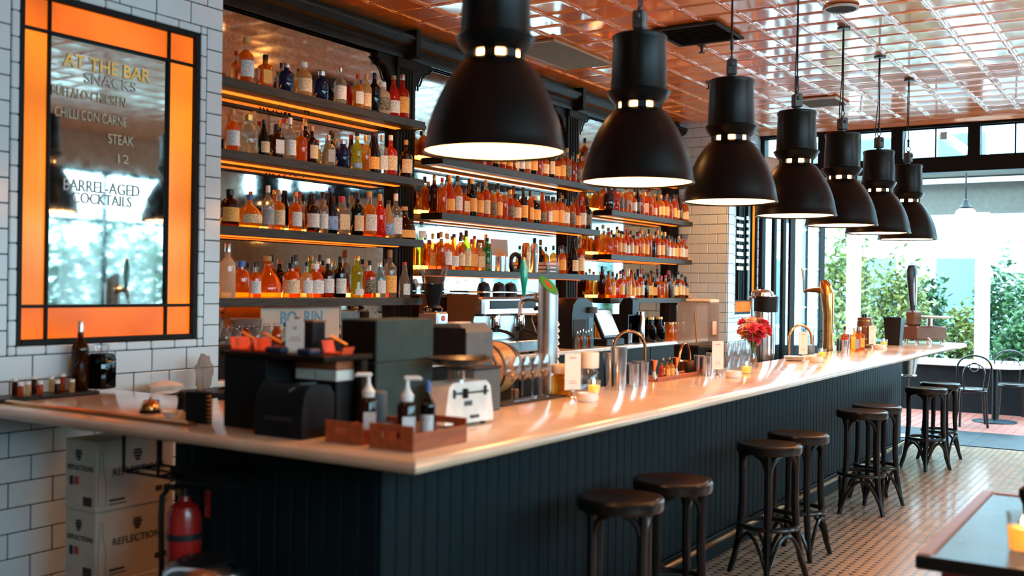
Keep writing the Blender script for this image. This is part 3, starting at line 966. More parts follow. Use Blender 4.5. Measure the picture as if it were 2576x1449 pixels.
def bottle(x, y, z, sty, body, lab, cap, h, label, group, rot=None, name='spirit_bottle', wf=1.0):
    t = thing(name, label, 'bottle', (x, y, z), rot if rot is not None else rnd.uniform(-.75, .1), group)
    for n, me in bottle_meshes(sty, body, lab, cap, h, wf):
        part(n, me, None, t)
    return t
WF = [1.0]
def brad(sty, h):
    return STY[sty][1] * h * 1.02 * WF[0] * (1.16 if STY[sty][2] else 1)
FRONTS = {}
def shelf_row(bay, lev, row, specs):
    "specs: (x, style, body, label, cap, height) in order from the sign side"
    if row == 'front':
        FRONTS[bay, lev] = [(q[0], YSF + brad(q[1], q[5]) + .014, brad(q[1], q[5])) for q in specs]
    else:
        specs = [q for q in specs if all((q[0] - x) ** 2 + (5.318 - brad(q[1], q[5]) - y) ** 2 > (brad(q[1], q[5]) + r + .004) ** 2 for x, y, r in FRONTS.get((bay, lev), []))]
    z = SHZ[bay][lev] + .0035
    for i, (x, sty, body, lab, cap, h) in enumerate(specs):
        r = brad(sty, h)
        y = YSF + r + .006 + rnd.uniform(0, .008) if row == 'front' else 5.318 - r
        lb = '%s %s bottle%s, %s from sign side, %s row, %s shelf, %s' % (COLNAME[body], STY[sty][5], (', %s label' % LABNAME[lab]) if lab else '', ORD[i], row, LEVEL[bay][lev], BAY[bay])
        bottle(x, y, z, sty, body, lab, cap, h, lb, 'spirit bottles on the back bar shelves', wf=WF[0])
A, D, G, Pq, Rd, Br, Bk, Bl, Sk, Gr, Lm, Cl, Iv = 'liq_amber', 'liq_deep', 'liq_gold', 'liq_pale', 'liq_red', 'liq_brown', 'liq_black', 'liq_blue', 'liq_sky', 'liq_green', 'liq_lime', 'liq_clear', 'liq_ivory'
W, C, O, K, B, Y = 'lab_white', 'lab_cream', 'lab_orange', 'lab_black', 'lab_blue', 'lab_grey'
kb, kc, kg, ks, kr, kw, ku = 'cap_black', 'cap_cork', 'cap_gold', 'cap_silver', 'cap_red', 'cap_white', 'cap_blue'
WF[0] = 1.24
# front rows of the sign-side bay, by picture column and height in pixels of the bottle
FRONT = {
    0: [(606, 'round', A, W, kc, 116), (656, 'square', A, O, kb, 84), (708, 'squat', Bl, None, ks, 74), (753, 'squat', Pq, C, kw, 86), (798, 'squat', Bl, None, ks, 74), (842, 'round', Cl, W, ks, 92), (886, 'round', G, W, kr, 86), (908, 'tall', Pq, C, kc, 92), (930, 'tall', Bk, None, kb, 98), (948, 'squat', Iv, K, kw, 82), (970, 'slope', Rd, W, kc, 104), (1003, 'round', Rd, O, ks, 112)],
    1: [(573, 'round', A, W, kc, 104), (617, 'squat', Cl, None, kg, 100), (650, 'slope', Bk, C, kb, 92), (686, 'square', Br, W, kb, 86), (717, 'tall', Cl, W, kw, 108), (746, 'round', A, None, kc, 92), (774, 'round', Br, C, kc, 92), (816, 'square', Cl, Y, ks, 78), (853, 'squat', Bl, None, ks, 72), (886, 'hip', Lm, B, kg, 84), (908, 'tall', G, None, kg, 92), (930, 'slope', Bk, O, kb, 104), (950, 'tall', Cl, W, ks, 98), (973, 'round', Rd, C, kw, 100), (1013, 'round', Br, C, kc, 94)],
    2: [(574, 'squat', Br, O, kb, 92), (628, 'onion', G, C, ku, 82), (662, 'tall', Cl, Y, kw, 110), (690, 'round', G, C, kc, 100), (735, 'round', A, W, kc, 100), (778, 'round', Br, W, kb, 96), (800, 'tall', Cl, W, kb, 104), (823, 'slope', Bk, B, ku, 114), (856, 'square', Cl, C, kr, 96), (890, 'tall', Bk, C, kb, 110), (923, 'round', G, W, kc, 114), (945, 'tall', Rd, None, kc, 108), (962, 'slope', Pq, B, kb, 96), (984, 'tall', Cl, W, kw, 114), (1020, 'bell', Br, O, kc, 84), (1050, 'squat', Cl, W, kb, 46)],
    3: [(568, 'tall', Iv, None, ks, 138), (601, 'squat', A, None, ku, 92), (632, 'round', A, W, kb, 86), (680, 'bell', A, None, kc, 106), (730, 'squat', A, C, kb, 86), (763, 'round', Pq, W, kb, 88), (790, 'squat', A, W, kw, 84), (818, 'round', Br, W, kw, 98), (850, 'tall', Bk, W, kb, 104), (893, 'hip', Lm, W, kg, 106), (924, 'round', D, K, kb, 94), (950, 'round', Sk, W, ks, 88), (976, 'tall', Cl, O, kc, 120), (1012, 'slope', Cl, W, kr, 90)],
}
for lev, rows in FRONT.items():
    specs = []
    for px, sty, body, lab, cap, hp in rows:
        q = aty(px, 700, YSF + .08)
        specs.append([q.x, sty, body, lab, cap, round(min(.40, hp * depth((q.x, YSF + .08, 1.65)) / F_PX), 2)])
    last = -9
    for s in specs:                       # keep neighbours from touching
        r = brad(s[1], s[5])
        s[0] = max(s[0], last + r + .004)
        last = s[0] + r
    shelf_row('L', lev, 'front', specs)
WF[0] = 1.10
def random_row(x0, x1, step, palette, hs, kinds=('round', 'round', 'tall', 'tall', 'slope', 'round', 'square', 'squat')):
    out, x = [], x0
    while True:
        sty = rnd.choice(kinds)
        h = round(rnd.uniform(*hs), 2) * (.85 if sty in ('squat', 'square') else 1)
        h = round(h, 2)
        r = brad(sty, h)
        if x + 2 * r > x1:
            return out
        out.append((x + r, sty, rnd.choice(palette), rnd.choice([W, C, O, O, O, O, K, None, C, None]), rnd.choice([kb, kb, kb, kc, kg, kr, kb]), h))
        x += 2 * r + step * rnd.uniform(.4, 1.6)
SLIM = ('round', 'tall', 'slope', 'tall')
whisky = [A, D, A, D, G, A, A, Br, D, A, Bk]
mixed = [A, G, Cl, Pq, Cl, D, Bl, A, Sk, Br]
for lev in range(4):
    shelf_row('L', lev, 'back', random_row(4.3, 6.50, .13, [A, G, Cl, Br, A, D] if lev else [Cl, Br, A, G, Cl], (.27, .34) if lev else (.22, .27), SLIM))
for lev in range(2):
    shelf_row('M', lev, 'front', random_row(6.90, 9.60, .016, whisky, (.27, .34)))
    shelf_row('M', lev, 'back', random_row(6.95, 9.30, .15, whisky, (.29, .35), SLIM))
for lev in range(4):
    shelf_row('R', lev, 'front', random_row(9.90, 12.04, .012, whisky, (.26, .33)))
    shelf_row('R', lev, 'back', random_row(9.97, 11.88, .22, whisky, (.28, .34), SLIM))
# lowest shelf of the middle bay: bottles at both ends, barware between
zs = SHZ['M'][2] + .0035
low = []
for px, sty, body, lab, cap, hp in [(1046, 'tall', A, None, kc, 96), (1078, 'round', A, W, kc, 92), (1098, 'slope', A, W, kb, 92), (1127, 'round', A, C, kb, 84), (1147, 'tall', Lm, C, kb, 100), (1176, 'square', A, O, kr, 78), (1199, 'square', Pq, C, ks, 70), (1214, 'hip', Gr, K, kb, 84), (1404, 'round', A, O, kb, 72), (1436, 'slope', Bk, C, kb, 92), (1452, 'tall', D, C, kc, 88)]:
    q = aty(px, 690, YSF + .09)
    low.append([q.x, sty, body, lab, cap, round(hp * depth((q.x, YSF + .09, 1.65)) / F_PX, 2)])
low[0][0] = max(low[0][0], 6.93)
last = -9
for s in low:
    r = brad(s[1], s[5])
    s[0] = max(s[0], last + r + .005)
    last = s[0] + r
shelf_row('M', 2, 'front', low)
shelf_row('M', 2, 'back', random_row(6.95, 7.85, .08, whisky, (.28, .34), SLIM) + random_row(8.95, 9.3, .04, whisky, (.26, .3), SLIM))
def tin_cup(label, x, y, z, r, h, taper=.82, m='steel', grp='steel barware', name='steel_tumbler'):
    t = thing(name, label, 'cup', (x, y, z), 0, grp)
    part('cup', MB().lathe([(0, 0), (r * taper, 0), (r, h), (r * .94, h), (r * taper * .93, .006), (0, .006)], 18), m, t)
    part('rolled_rim', MB().ring((0, 0, h), r * .97, .0025, 18, 6), m, t)
    return t
for k in range(4):
    q = aty(1236 + k * 12, 690, YSF + .05 + (k % 2) * .076)
    tin_cup('small ribbed steel tumbler on the lowest middle-bay shelf, %s from the sign side' % ORD[k], q.x, q.y, zs, .036, .135, .9, 'steel', 'steel tumblers on the lowest middle shelf')
q = aty(1262, 690, YSF + .16)
t = thing('print_frame', 'pale pink picture card leaning behind steel tumblers on the middle bay shelf', 'picture', (q.x, 5.272, zs), -.2)
part('card', MB().rbox(-.11, .11, -.004, .004, .002, .30).xf(Matrix.Rotation(-.09, 4, 'X')), 'poster_tan', t)
part('orange_print', MB().box(-.07, .05, -.0058, -.0042, .10, .21).xf(Matrix.Rotation(-.09, 4, 'X')), 'orange', t)
for k, px in enumerate((1323, 1340)):
    q = aty(px, 690, YSF + .08)
    t = thing('cocktail_shaker', 'tall copper-toned boston shaker on the lowest middle-bay shelf' if k == 0 else 'tall bright steel boston shaker on the lowest middle-bay shelf', 'shaker', (q.x + k * .03, q.y, zs), 0, 'shakers on the lowest middle shelf')
    mm = 'copper' if k == 0 else 'steel'
    part('tin', MB().lathe([(0, 0), (.034, 0), (.046, .17), (.044, .17), (.030, .004), (0, .004)], 18), mm, t)
    part('cap', MB().lathe([(.046, .168), (.042, .24), (.03, .275), (0, .28)], 18), mm, t)
# horseshoe-shaped dark ornament
q = aty(1301, 690, YSF + .09)
solo('arch_ornament', MB().tube([(.06 * math.cos(a), 0, .09 + .075 * math.sin(a)) for a in [-.9 + i * (PI + 1.8) / 14 for i in range(15)]], .022, 8).box(-.05, .05, -.022, .022, 0, .03), 'black_plastic', 'black horseshoe-shaped ornament between tumblers and shakers on a shelf', 'ornament', (q.x - .03, q.y, zs), -.3)
q = aty(1372, 690, YSF + .09)
for k, (m, w, lb) in enumerate((('black_plastic', .24, 'dark hardback book with pale spine, bottom of the small shelf stack'), ('oak_dark', .25, 'brown hardback book, middle of the small shelf stack'), ('terracotta_wood', .235, 'rust-brown hardback book, top of the small shelf stack'))):
    t = thing('book', lb, 'book', (q.x + .01, YSF + .10, zs + k * .036), (.0, .06, -.05)[k], 'books stacked on the lowest middle shelf')
    part('cover', MB().rbox(-w / 2, w / 2, -.085, .085, 0, .004, .001).rbox(-w / 2, w / 2, -.085, .085, .031, .035, .001).rbox(-w / 2, w / 2, -.088, -.084, .0, .035, .001), m, t)
    part('pages', MB().box(-w / 2 + .005, w / 2 - .005, -.084, .08, .004, .031), 'paper', t)
    part('spine_title', MB().box(-w / 4, w / 4, -.0895, -.088, .012, .022), 'paper', t)
# ================================================================== bar counter
BX0, BX1, BY0, BY1 = 2.60, 12.62, 2.02, 2.75     # top, outer edges
RXI = 3.42                                        # inner edge of the return
bar = thing('bar_counter', 'long L-shaped bar with pale stone top and dark teal boarded front', 'bar', (7.0, 2.42, 0))
def barp(name, mb, m, **k):
    return part(name, mb.xf(Matrix.Translation((-7.0, -2.42, 0))), m, bar, **k)
def nose(a, b):
    "bullnosed slab section from outer edge a to inner edge b"
    s = 1 if b > a else -1
    return [(b, 1.055), (b, ZB), (a + s * .030, ZB), (a + s * .014, ZB - .005), (a + s * .004, ZB - .014), (a, ZB - .026), (a + s * .006, ZB - .040), (a + s * .022, 1.052)]
def slab_x(x0, x1, mitre=False):
    pr = nose(BY0, BY1)
    n = len(pr)
    v = [((BX0 + (y - BY0) * (RXI - BX0) / (BY1 - BY0) + .001) if mitre else x0, y, z) for y, z in pr] + [(x1, y, z) for y, z in pr]
    return MB().add(v, [tuple(range(n)), tuple(range(n, 2 * n))[::-1]] + [(i, (i + 1) % n, n + (i + 1) % n, n + i) for i in range(n)])
def slab_y(y0, y1, mitre=False):
    pr = nose(BX0, RXI)
    n = len(pr)
    v = [(x, (BY0 + (x - BX0) * (BY1 - BY0) / (RXI - BX0) + .001) if mitre else y0, z) for x, z in pr] + [(x, y1, z) for x, z in pr]
    return MB().add(v, [tuple(range(n)), tuple(range(n, 2 * n))[::-1]] + [(i, (i + 1) % n, n + (i + 1) % n, n + i) for i in range(n)])
jx = [at(1635, 1050, 1.06).x, at(1940, 986, 1.06).x, 9.75]
xs = [None] + jx + [BX1]
for i in range(len(xs) - 1):
    barp('stone_slab', slab_x((xs[i] or 0) + .002, xs[i + 1] - .002, i == 0), 'marble')
jy = at(625, 1133, 1.06).y
barp('stone_slab', slab_y(0, jy - .002, True), 'marble')
barp('stone_slab', slab_y(jy + .002, YW - .012), 'marble')
PY, PX0, PX1 = 2.42, 2.92, 11.25
PYR = atx(436, 1200, PX0).y
barp('carcass', MB().box(PX0 + .02, PX1, PY + .02, 2.73, .0, 1.05).box(PX0 + .02, RXI - .02, 2.73, PYR, 0, 1.05), 'black_frame')
pw = .0848
n = int((PX1 - PX0) / pw)
plank = MB().rbox(.001, pw - .001, 0, .02, .14, 1.048, .005).mesh('plank', 'beadboard', 30)
for k in range(n):
    part('plank', plank, None, bar, (PX0 + k * pw - 7.0, PY - 2.42, 0))
for k in range(int((PYR - PY - .02) / pw)):
    part('plank', plank, None, bar, (PX0 - 7.0, PY + .02 + (k + 1) * pw - 2.42, 0), -PI / 2)
barp('kick_board', MB().rbox(PX0, PX1, PY - .012, PY + .02, .0, .14, .004).rbox(PX0 - .012, PX0 + .02, PY + .02, PYR, .0, .14, .004), 'beadboard')
barp('service_shelf', MB().rbox(RXI - .02, BX1 - .1, BY1, 3.36, .86, .90, .004), 'dark_steel')
barp('service_cabinet', MB().box(RXI + .3, BX1 - .2, BY1 + .001, 3.30, .08, .86), 'black_frame')
barp('top_bracket', MB().prism([(11.25, 1.05), (12.1, 1.05), (12.1, 1.03), (11.25, .80)], 2.60, 2.64, 'y'), 'black_frame')
fr_ = barp('foot_rail', MB().tube([(3.0, 2.27, .19), (11.15, 2.27, .19)], .016, 10), 'rail_brass', label='polished brass foot rail')
for k in range(8):
    x = 3.2 + k * 1.1
    part('rail_bracket', MB().tube([(x, 2.27, .19), (x, 2.33, .17), (x, 2.40, .12)], .011, 6).xf(Matrix.Translation((-7.0, -2.42, 0))), 'rail_brass', fr_)

# ================================================================== stools
def bez(p0, p1, p2, n=8):
    p0, p1, p2 = Vector(p0), Vector(p1), Vector(p2)
    return [p0 * (1 - t) ** 2 + p1 * 2 * t * (1 - t) + p2 * t * t for t in [i / n for i in range(n + 1)]]
def make_stool():
    H = .765
    t = thing('bar_stool', 'x', 'stool', (0, 0, 0), 0, 'bentwood bar stools in pairs along the bar')
    part('seat', MB().lathe([(0, H - .012), (.13, H - .010), (.165, H - .002), (.172, H - .010), (.172, H - .03), (0, H - .03)], 32), 'seat_leather', t)
    part('seat_ring', MB().lathe([(.150, H - .055), (.183, H - .055), (.188, H - .045), (.188, H - .012), (.182, H - .004), (.170, H - .002), (.170, H - .03), (.150, H - .03), (.150, H - .055)], 32), 'bent_wood', t)
    top, mid, bot = .155, .168, .215
    for k in range(4):
        a = PI / 4 + k * PI / 2
        c, s = math.cos(a), math.sin(a)
        pts = [(top * c, top * s, H - .05), (.150 * c, .150 * s, .60), (.150 * c, .150 * s, .42), (.162 * c, .162 * s, .24), (.185 * c, .185 * s, .11), (.218 * c, .218 * s, .0)]
        part('leg', MB().tube(pts, [.020, .022, .022, .021, .019, .016], 8), 'bent_wood', t)
        b = a + PI / 2
        c2, s2 = math.cos(b), math.sin(b)
        m = ((c + c2) / 2, (s + s2) / 2)
        # upper brace: a bent hoop rising from one leg to the seat ring and down to the next
        up = bez((.150 * c, .150 * s, .555), (.152 * c * .9 + .03 * m[0], .152 * s * .9 + .03 * m[1], .70), (.155 * (c * .62 + c2 * .38) * 1.25, .155 * (s * .62 + s2 * .38) * 1.25, H - .06))
        dn = bez((.155 * (c * .38 + c2 * .62) * 1.25, .155 * (s * .38 + s2 * .62) * 1.25, H - .06), (.152 * c2 * .9 + .03 * m[0], .152 * s2 * .9 + .03 * m[1], .70), (.150 * c2, .150 * s2, .555))
        part('upper_brace', MB().tube(up, .0135, 6).tube(dn, .0135, 6), 'bent_wood', t)
        lo = bez((.205 * c, .205 * s, .04), (.17 * m[0] * 1.35, .17 * m[1] * 1.35, .46), (.205 * c2, .205 * s2, .04), 12)
        part('lower_brace', MB().tube(lo, .012, 6), 'bent_wood', t)
    part('foot_ring', MB().ring((0, 0, .285), .166, .013, 28, 8), 'bent_wood', t)
    part('foot_ring_plate', MB().lathe([(.150, .283), (.176, .283), (.176, .300), (.150, .300), (.150, .283)], 28), 'bent_wood', t)
    return t
st = make_stool()
seats = [(1545, 1250), (1692, 1208), (1932, 1118), (2006, 1092), (2158, 1034), (2199, 1021), (2312, 976), (2338, 963)]
slab = ['nearest the bar corner by the stacked cartons', 'second from the bar corner', 'third from the bar corner', 'fourth from the bar corner', 'fifth from the bar corner', 'sixth from the bar corner', 'seventh from the bar corner', 'eighth from the bar corner, by the champagne bucket']
for i, (px, py) in enumerate(seats):
    p = at(px, py, .755)
    o = st if i == 0 else copy_tree(st, None)
    o.location = (p.x, min(p.y, 2.02), 0)
    o.rotation_euler = (0, 0, .35 + i * .37)
    o['label'] = 'dark bentwood bar stool with round seat, %s' % slab[i]

# ================================================================== corner of the bar and below the counter
p = at(2283, 1098, 0)
t = thing('champagne_stand', 'tall chrome champagne bucket stand at the far end of the bar', 'bucket stand', (p.x, p.y, 0))
part('foot', MB().lathe([(0, 0), (.15, 0), (.15, .012), (.03, .03), (0, .03)], 24), 'steel_soft', t)
part('pole', MB().tube([(0, 0, .03), (0, 0, .70)], .013, 10), 'chrome', t)
part('holder_ring', MB().ring((0, 0, .705), .09, .008, 24, 6).tube([(-.09, 0, .705), (.09, 0, .705)], .006, 6), 'chrome', t)
t2 = thing('champagne_bucket', 'brushed steel champagne bucket resting on its stand', 'bucket', (p.x, p.y, .716))
part('pail', MB().lathe([(0, 0), (.078, 0), (.108, .215), (.102, .215), (.074, .006), (0, .006)], 26), 'steel_soft', t2)
part('rim', MB().ring((0, 0, .215), .107, .006, 26, 6), 'chrome', t2)
for s in (-1, 1):
    part('handle', MB().tube([(s * .105, .0, .17), (s * .13, 0, .18), (s * .13, 0, .20), (s * .106, 0, .205)], .006, 6), 'chrome', t2)
bottle(p.x + .03, p.y - .02, .7235, 'slope', 'liq_green', None, 'cap_gold', .30, 'green champagne bottle standing in the steel bucket', None, 0, 'champagne_bottle')

# cartons under the return
def carton(label, x0, y0, z0, big, w=.42, d=.22, h=.315):
    t = thing('carton', label, 'box', (x0, y0, z0), 0, 'white drink cartons stacked under the bar return')
    part('box_body', MB().rbox(0, w, 0, d, 0, h, .003), 'carton', t)
    part('flap_seam', MB().box(.0, w, d / 2 - .002, d / 2 + .002, h, h + .001), 'print_black', t)
    part('tape', MB().box(-.001, w + .001, d / 2 - .025, d / 2 + .025, h - .0, h + .0014), 'carton_tape', t)
    def side(body, u, v, s, m='print_black', wd=None):           # on the -x side; u runs towards -y
        me = text_mesh('lettering', body, s, m, .0004, .0006)
        part('lettering', me, None, t, (-.0012, d - u, v), -PI / 2)
    def front(body, u, v, s, m='print_black'):
        part('lettering', text_mesh('lettering', body, s, m, .0004, .0006), None, t, (u, -.0012, v))
    # crown-like mark: three stacked bars in a lozenge
    def mark(u, v, k, face):
        m = MB()
        for a, b, wd in ((.018, .026, .030), (.008, .016, .038), (-.004, .006, .028), (-.014, -.006, .018)):
            if face == 'x':
                m.box(-.0022, -.0008, d - u - wd * k / 2, d - u + wd * k / 2, v + a * k, v + b * k)
            else:
                m.box(u - wd * k / 2, u + wd * k / 2, -.0022, -.0008, v + a * k, v + b * k)
        part('printed_mark', m, 'print_black', t)
    mark(.10, h * .76, 1.2, 'x')
    side('REFLECTIONS', .11, h * .60, .030)
    mark(w * .52, h * .72, 1.3, 'y')
    front('REFLECTIONS', w * .54, h * .53, .046)
    m = MB()                                                    # bar codes and small print blocks
    for k in range(7):
        m.box(-.0022, -.0008, d - .140 - k * .009, d - .134 - k * .009, .025, .065)
    part('bar_code', m, 'print_black', t)
    part('printed_mark', MB().box(-.0022, -.0008, d - .06, d - .035, .11, .15), 'print_black', t)
    part('printed_mark', MB().box(-.0022, -.0008, d - .10, d - .07, .115, .15), 'print_red', t)
    part('printed_mark', MB().box(w - .10, w - .065, -.0022, -.0008, .05, .075).box(w - .055, w - .02, -.0022, -.0008, .05, .075).box(.07, .15, -.0022, -.0008, .04, .05).box(.07, .16, -.0022, -.0008, .025, .030), 'print_black', t)
    # outline bottle drawn over the corner
    part('bottle_outline', MB().tube([(.012, -.0012, .03), (.052, -.0012, .03), (.052, -.0012, .14), (.036, -.0012, .20), (.034, -.0012, .27), (.020, -.0012, .27), (.018, -.0012, .20), (.012, -.0012, .14)], .0012, 4, True), 'card_ink', t)
    return t
cx, cy = 2.888, 4.013
for k, (z, lb) in enumerate(((0, 'white printed drink carton on the floor, bottom of the stack'), (.316, 'white printed drink carton, second from the floor in the stack'), (.632, 'white printed drink carton on top of the stack under the counter'))):
    carton(lb, cx + (.0, .006, -.004)[k], cy + (.0, .01, .0)[k], z, k)
t = thing('tray_rack', 'black wire rack hanging under the end of the counter', 'rack', (2.765, 3.30, 1.0515))
part('hanger', MB().tube([(-.08, .26, -.001), (-.08, .26, -.155), (.10, .26, -.155), (.10, .26, -.001)], .008, 6).tube([(-.08, .05, -.001), (-.08, .05, -.155), (.10, .05, -.155), (.10, .05, -.001)], .008, 6), 'black_frame', t)
part('shelf_wires', MB().tube([(-.08, .26, -.155), (-.08, -.34, -.155)], .006, 6).tube([(.10, .26, -.155), (.10, -.34, -.155)], .006, 6).tube([(-.08, -.34, -.155), (.10, -.34, -.155)], .006, 6).tube([(.01, .26, -.155), (.01, -.34, -.155)], .005, 6), 'black_frame', t)
for k in range(3):
    solo('serving_tray', MB().lathe([(0, 0), (.140, 0), (.158, .020), (.154, .020), (.137, .005), (0, .005)], 36), 'black_plastic', 'round black serving tray under the counter, %s of three stacked' % ('lowest', 'middle', 'topmost')[k], 'tray', (2.748, 3.112, .904 + k * .012), 0, 'round trays on the rack')
t = thing('fire_extinguisher', 'red fire extinguisher with black hose on the dark bar side', 'extinguisher', (2.845, 3.385, .462))
part('cylinder', MB().lathe([(0, 0), (.062, .0), (.068, .012), (.068, .25), (.055, .29), (.025, .312), (.022, .33), (0, .33)], 22), 'red_paint', t)
part('valve', MB().cyl(.018, .33, .365, 10).rbox(-.07, .02, -.012, .012, .365, .385, .004).rbox(-.07, .02, -.010, .010, .395, .41, .004), 'dark_steel', t)
part('gauge', MB().lathe([(0, 0), (.016, 0), (.016, .01), (0, .012)], 12).xf(Matrix.Translation((-.02, 0, .35)) @ Matrix.Rotation(-PI / 2, 4, 'Y')), 'brass', t)
part('hose', MB().tube([(0, .02, .355), (-.02, .07, .36), (-.03, .10, .32), (-.03, .105, .22), (-.03, .10, .08), (-.03, .095, .0)], .012, 8), 'rubber', t)
part('nozzle', MB().tube([(-.03, .095, .02), (-.03, .093, -.05)], [.013, .02], 8), 'rubber', t)
part('bracket', MB().lathe([(.069, .16), (.072, .16), (.072, .185), (.069, .185), (.069, .16)], 22).box(.06, .071, -.03, .03, .12, .24), 'dark_steel', t)
part('tag', MB().box(.03, .033, -.115, -.085, .25, .36), 'red_paint', t)
t = thing('pedal_bin', 'round stainless pedal bin under the bar return', 'bin', (2.60, 2.968, 0))
part('body', MB().lathe([(0, .01), (.148, .01), (.15, .02), (.15, .58), (0, .58)], 34), 'steel', t)
part('lid', MB().lathe([(.152, .582), (.155, .59), (.152, .615), (.13, .64), (.08, .655), (0, .66)], 34), 'steel', t)
part('lid_top', MB().lathe([(0, .6605), (.07, .656), (.105, .652), (.105, .650), (0, .655)], 30), 'black_plastic', t)
part('base_ring', MB().cyl(.153, 0, .02, 34), 'black_plastic', t)
part('pedal', MB().rbox(-.19, -.14, -.03, .03, .008, .022, .004), 'black_plastic', t)

# ================================================================== table in the foreground
tx0, tx1, ty1 = 3.74, 5.14, .752
t = thing('side_table', 'dark red wooden table with glossy pale top and brown edge', 'table', (4.4, .3, 0))
def tp(name, mb, m):
    return part(name, mb.xf(Matrix.Translation((-4.4, -.3, 0))), m, t)
tp('top_panel', MB().rbox(tx0 + .03, tx1 - .05, -.02, ty1 - .052, .735, .758, .002), 'table_glass')
tp('edge_strip', MB().rbox(tx0 + .005, tx1, ty1 - .05, ty1, .72, .765, .006), 'table_edge')
tp('edge_strip', MB().rbox(tx0 + .005, tx1, -.07, -.022, .72, .765, .006), 'table_edge')
tp('end_strip', MB().rbox(tx0 - .012, tx0 + .028, -.07, ty1, .715, .762, .006), 'bent_wood')
tp('end_strip', MB().rbox(tx1 - .045, tx1 + .005, -.02, ty1 - .052, .72, .763, .006), 'table_edge')
tp('apron', MB().rbox(tx0 + .06, tx1 - .06, -.0, ty1 - .07, .40, .735, .006), 'table_red')
tp('pedestal', MB().rbox(tx0 + .35, tx1 - .35, .2, .5, .03, .40, .01), 'bent_wood')
tp('foot', MB().rbox(tx0 + .15, tx1 - .15, .12, .58, 0, .03, .006), 'bent_wood')
def votive(label, p, r=.032, h=.062, liquid='glow', grp=None):
    t = thing('candle_glass', label, 'candle', p, 0, grp)
    part('glass', MB().lathe([(0, 0), (r * .82, 0), (r, h), (r * .94, h), (r * .76, .005), (0, .005)], 18), 'glass_clear', t)
    part('wax', MB().lathe([(0, .006), (r * .76, .006), (r * .88, h * .62), (0, h * .62)], 16), 'amber_wax', t)
    w = part('wick', MB().cyl(.0015, h * .62, h * .62 + .010, 6), 'rubber', t)
    part('flame', MB().lathe([(0, h * .62 + .006), (.006, h * .62 + .014), (.0045, h * .62 + .024), (0, h * .62 + .036)], 10), 'flame', w)
    return t
mat('amber_wax', (1.0, .42, .06), .5, emit=(1.0, .32, .03), es=1.4)
votive('large glowing candle glass on the dark red foreground table', at(2572, 1385, .7585), .055, .13)
q = at(2590, 1330, .7585)
t = thing('pepper_mill', 'black turned pepper mill standing behind the candle on the foreground table', 'mill', (q.x, q.y, .7585))
part('body', MB().lathe([(0, 0), (.036, 0), (.038, .02), (.024, .06), (.026, .09), (.040, .125), (.038, .15), (.020, .165), (0, .165)], 18), 'black_plastic', t)
part('knob', MB().ball((0, 0, .185), .022, 12, 8), 'black_plastic', t)
# ================================================================== things on the bar
Z1 = ZB + .001
def V(p, z=None):
    return (p.x, p.y, p.z if z is None else z)
# ---- return: spice tray, bottles, rail, bell, binder
solo('spice_tray', MB().rbox(-.30, .30, -.085, .085, 0, .016, .004), 'black_plastic', 'low dark metal tray against the tiled wall on the bar return', 'tray', (2.93, 4.555, Z1))
zt = Z1 + .0165
for k, (px, yy, h) in enumerate([(37, 4.60, .078), (52, 4.53, .062), (70, 4.53, .066), (86, 4.60, .082), (101, 4.53, .062), (129, 4.60, .076), (144, 4.53, .06), (158, 4.60, .084), (181, 4.50, .064)]):
    x = aty(px, 985, yy).x
    t = thing('spice_vial', 'small glass spice vial with white lid in the tray, %s from the counter edge' % ORD[k], 'vial', (x, yy, zt), 0, 'spice vials in the tray')
    part('vial', MB().lathe([(0, 0), (.012, 0), (.013, .003), (.013, h - .016), (.010, h - .012), (0, h - .012)], 12), ('liq_brown', 'liq_deep', 'liq_pale')[k % 3], t)
    part('lid', MB().cyl(.013, h - .014, h, 12), 'white_ceramic', t)
x = aty(196, 985, 4.60).x
bottle(x, 4.585, zt, 'tall', 'liq_brown', None, 'cap_silver', .34, 'tall dark brown wine bottle on the tray by the tiles', None, 0, 'wine_bottle')
t = thing('flip_top_jug', 'dark square jug with clear glass collar beside the tall brown bottle', 'jug', (x + .115, 4.575, zt), .3)
part('body', MB().lathe([(0, 0), (.052, 0), (.056, .008), (.056, .15), (.045, .175), (0, .175)], 20, sq=5), 'liq_black', t)
part('collar', MB().lathe([(.030, .174), (.036, .19), (.038, .215), (.032, .22), (0, .22)], 18), 'glass_clear', t)
t = thing('ticket_rail', 'long gold-coloured ticket rail lying along the bar return', 'rail', (2.725, 3.82, Z1))
part('bar_profile', MB().prism([(-.016, 0), (.016, 0), (.016, .012), (.004, .017), (-.016, .012)], -.61, .61, 'y'), 'brass', t)
part('rubber_strip', MB().rbox(.017, .028, -.61, .61, 0, .006, .001), 'rubber', t)
p = at(378, 1038)
t = thing('service_bell', 'small brass service bell on a black base by the ticket rail', 'bell', V(p, Z1))
part('base', MB().lathe([(0, 0), (.045, 0), (.045, .008), (.03, .014), (0, .014)], 24), 'black_plastic', t)
part('dome', MB().lathe([(.042, .013), (.042, .02), (.038, .036), (.026, .048), (.010, .054), (0, .055)], 26), 'brass', t)
part('button', MB().cyl(.005, .055, .066, 8), 'brass', t)
p = at(381, 1012)
t = thing('receipt_spike', 'thin upright steel receipt spike behind the brass bell', 'spike', V(p, Z1))
part('foot', MB().cyl(.035, 0, .01, 20), 'dark_steel', t)
part('needle', MB().tube([(0, 0, .01), (0, 0, .13), (0, 0, .15)], [.003, .003, .0008], 6), 'white_paint', t)
solo('small_bowl', MB().lathe([(0, 0), (.024, 0), (.045, .028), (.042, .028), (.022, .004), (0, .004)], 24), 'white_ceramic', 'small white bowl beside the black ring binder', 'bowl', V(at(433, 1052), Z1))
p = at(458, 1035)
t = thing('pepper_grinder', 'short black pepper grinder behind the small white bowl', 'grinder', V(p, Z1))
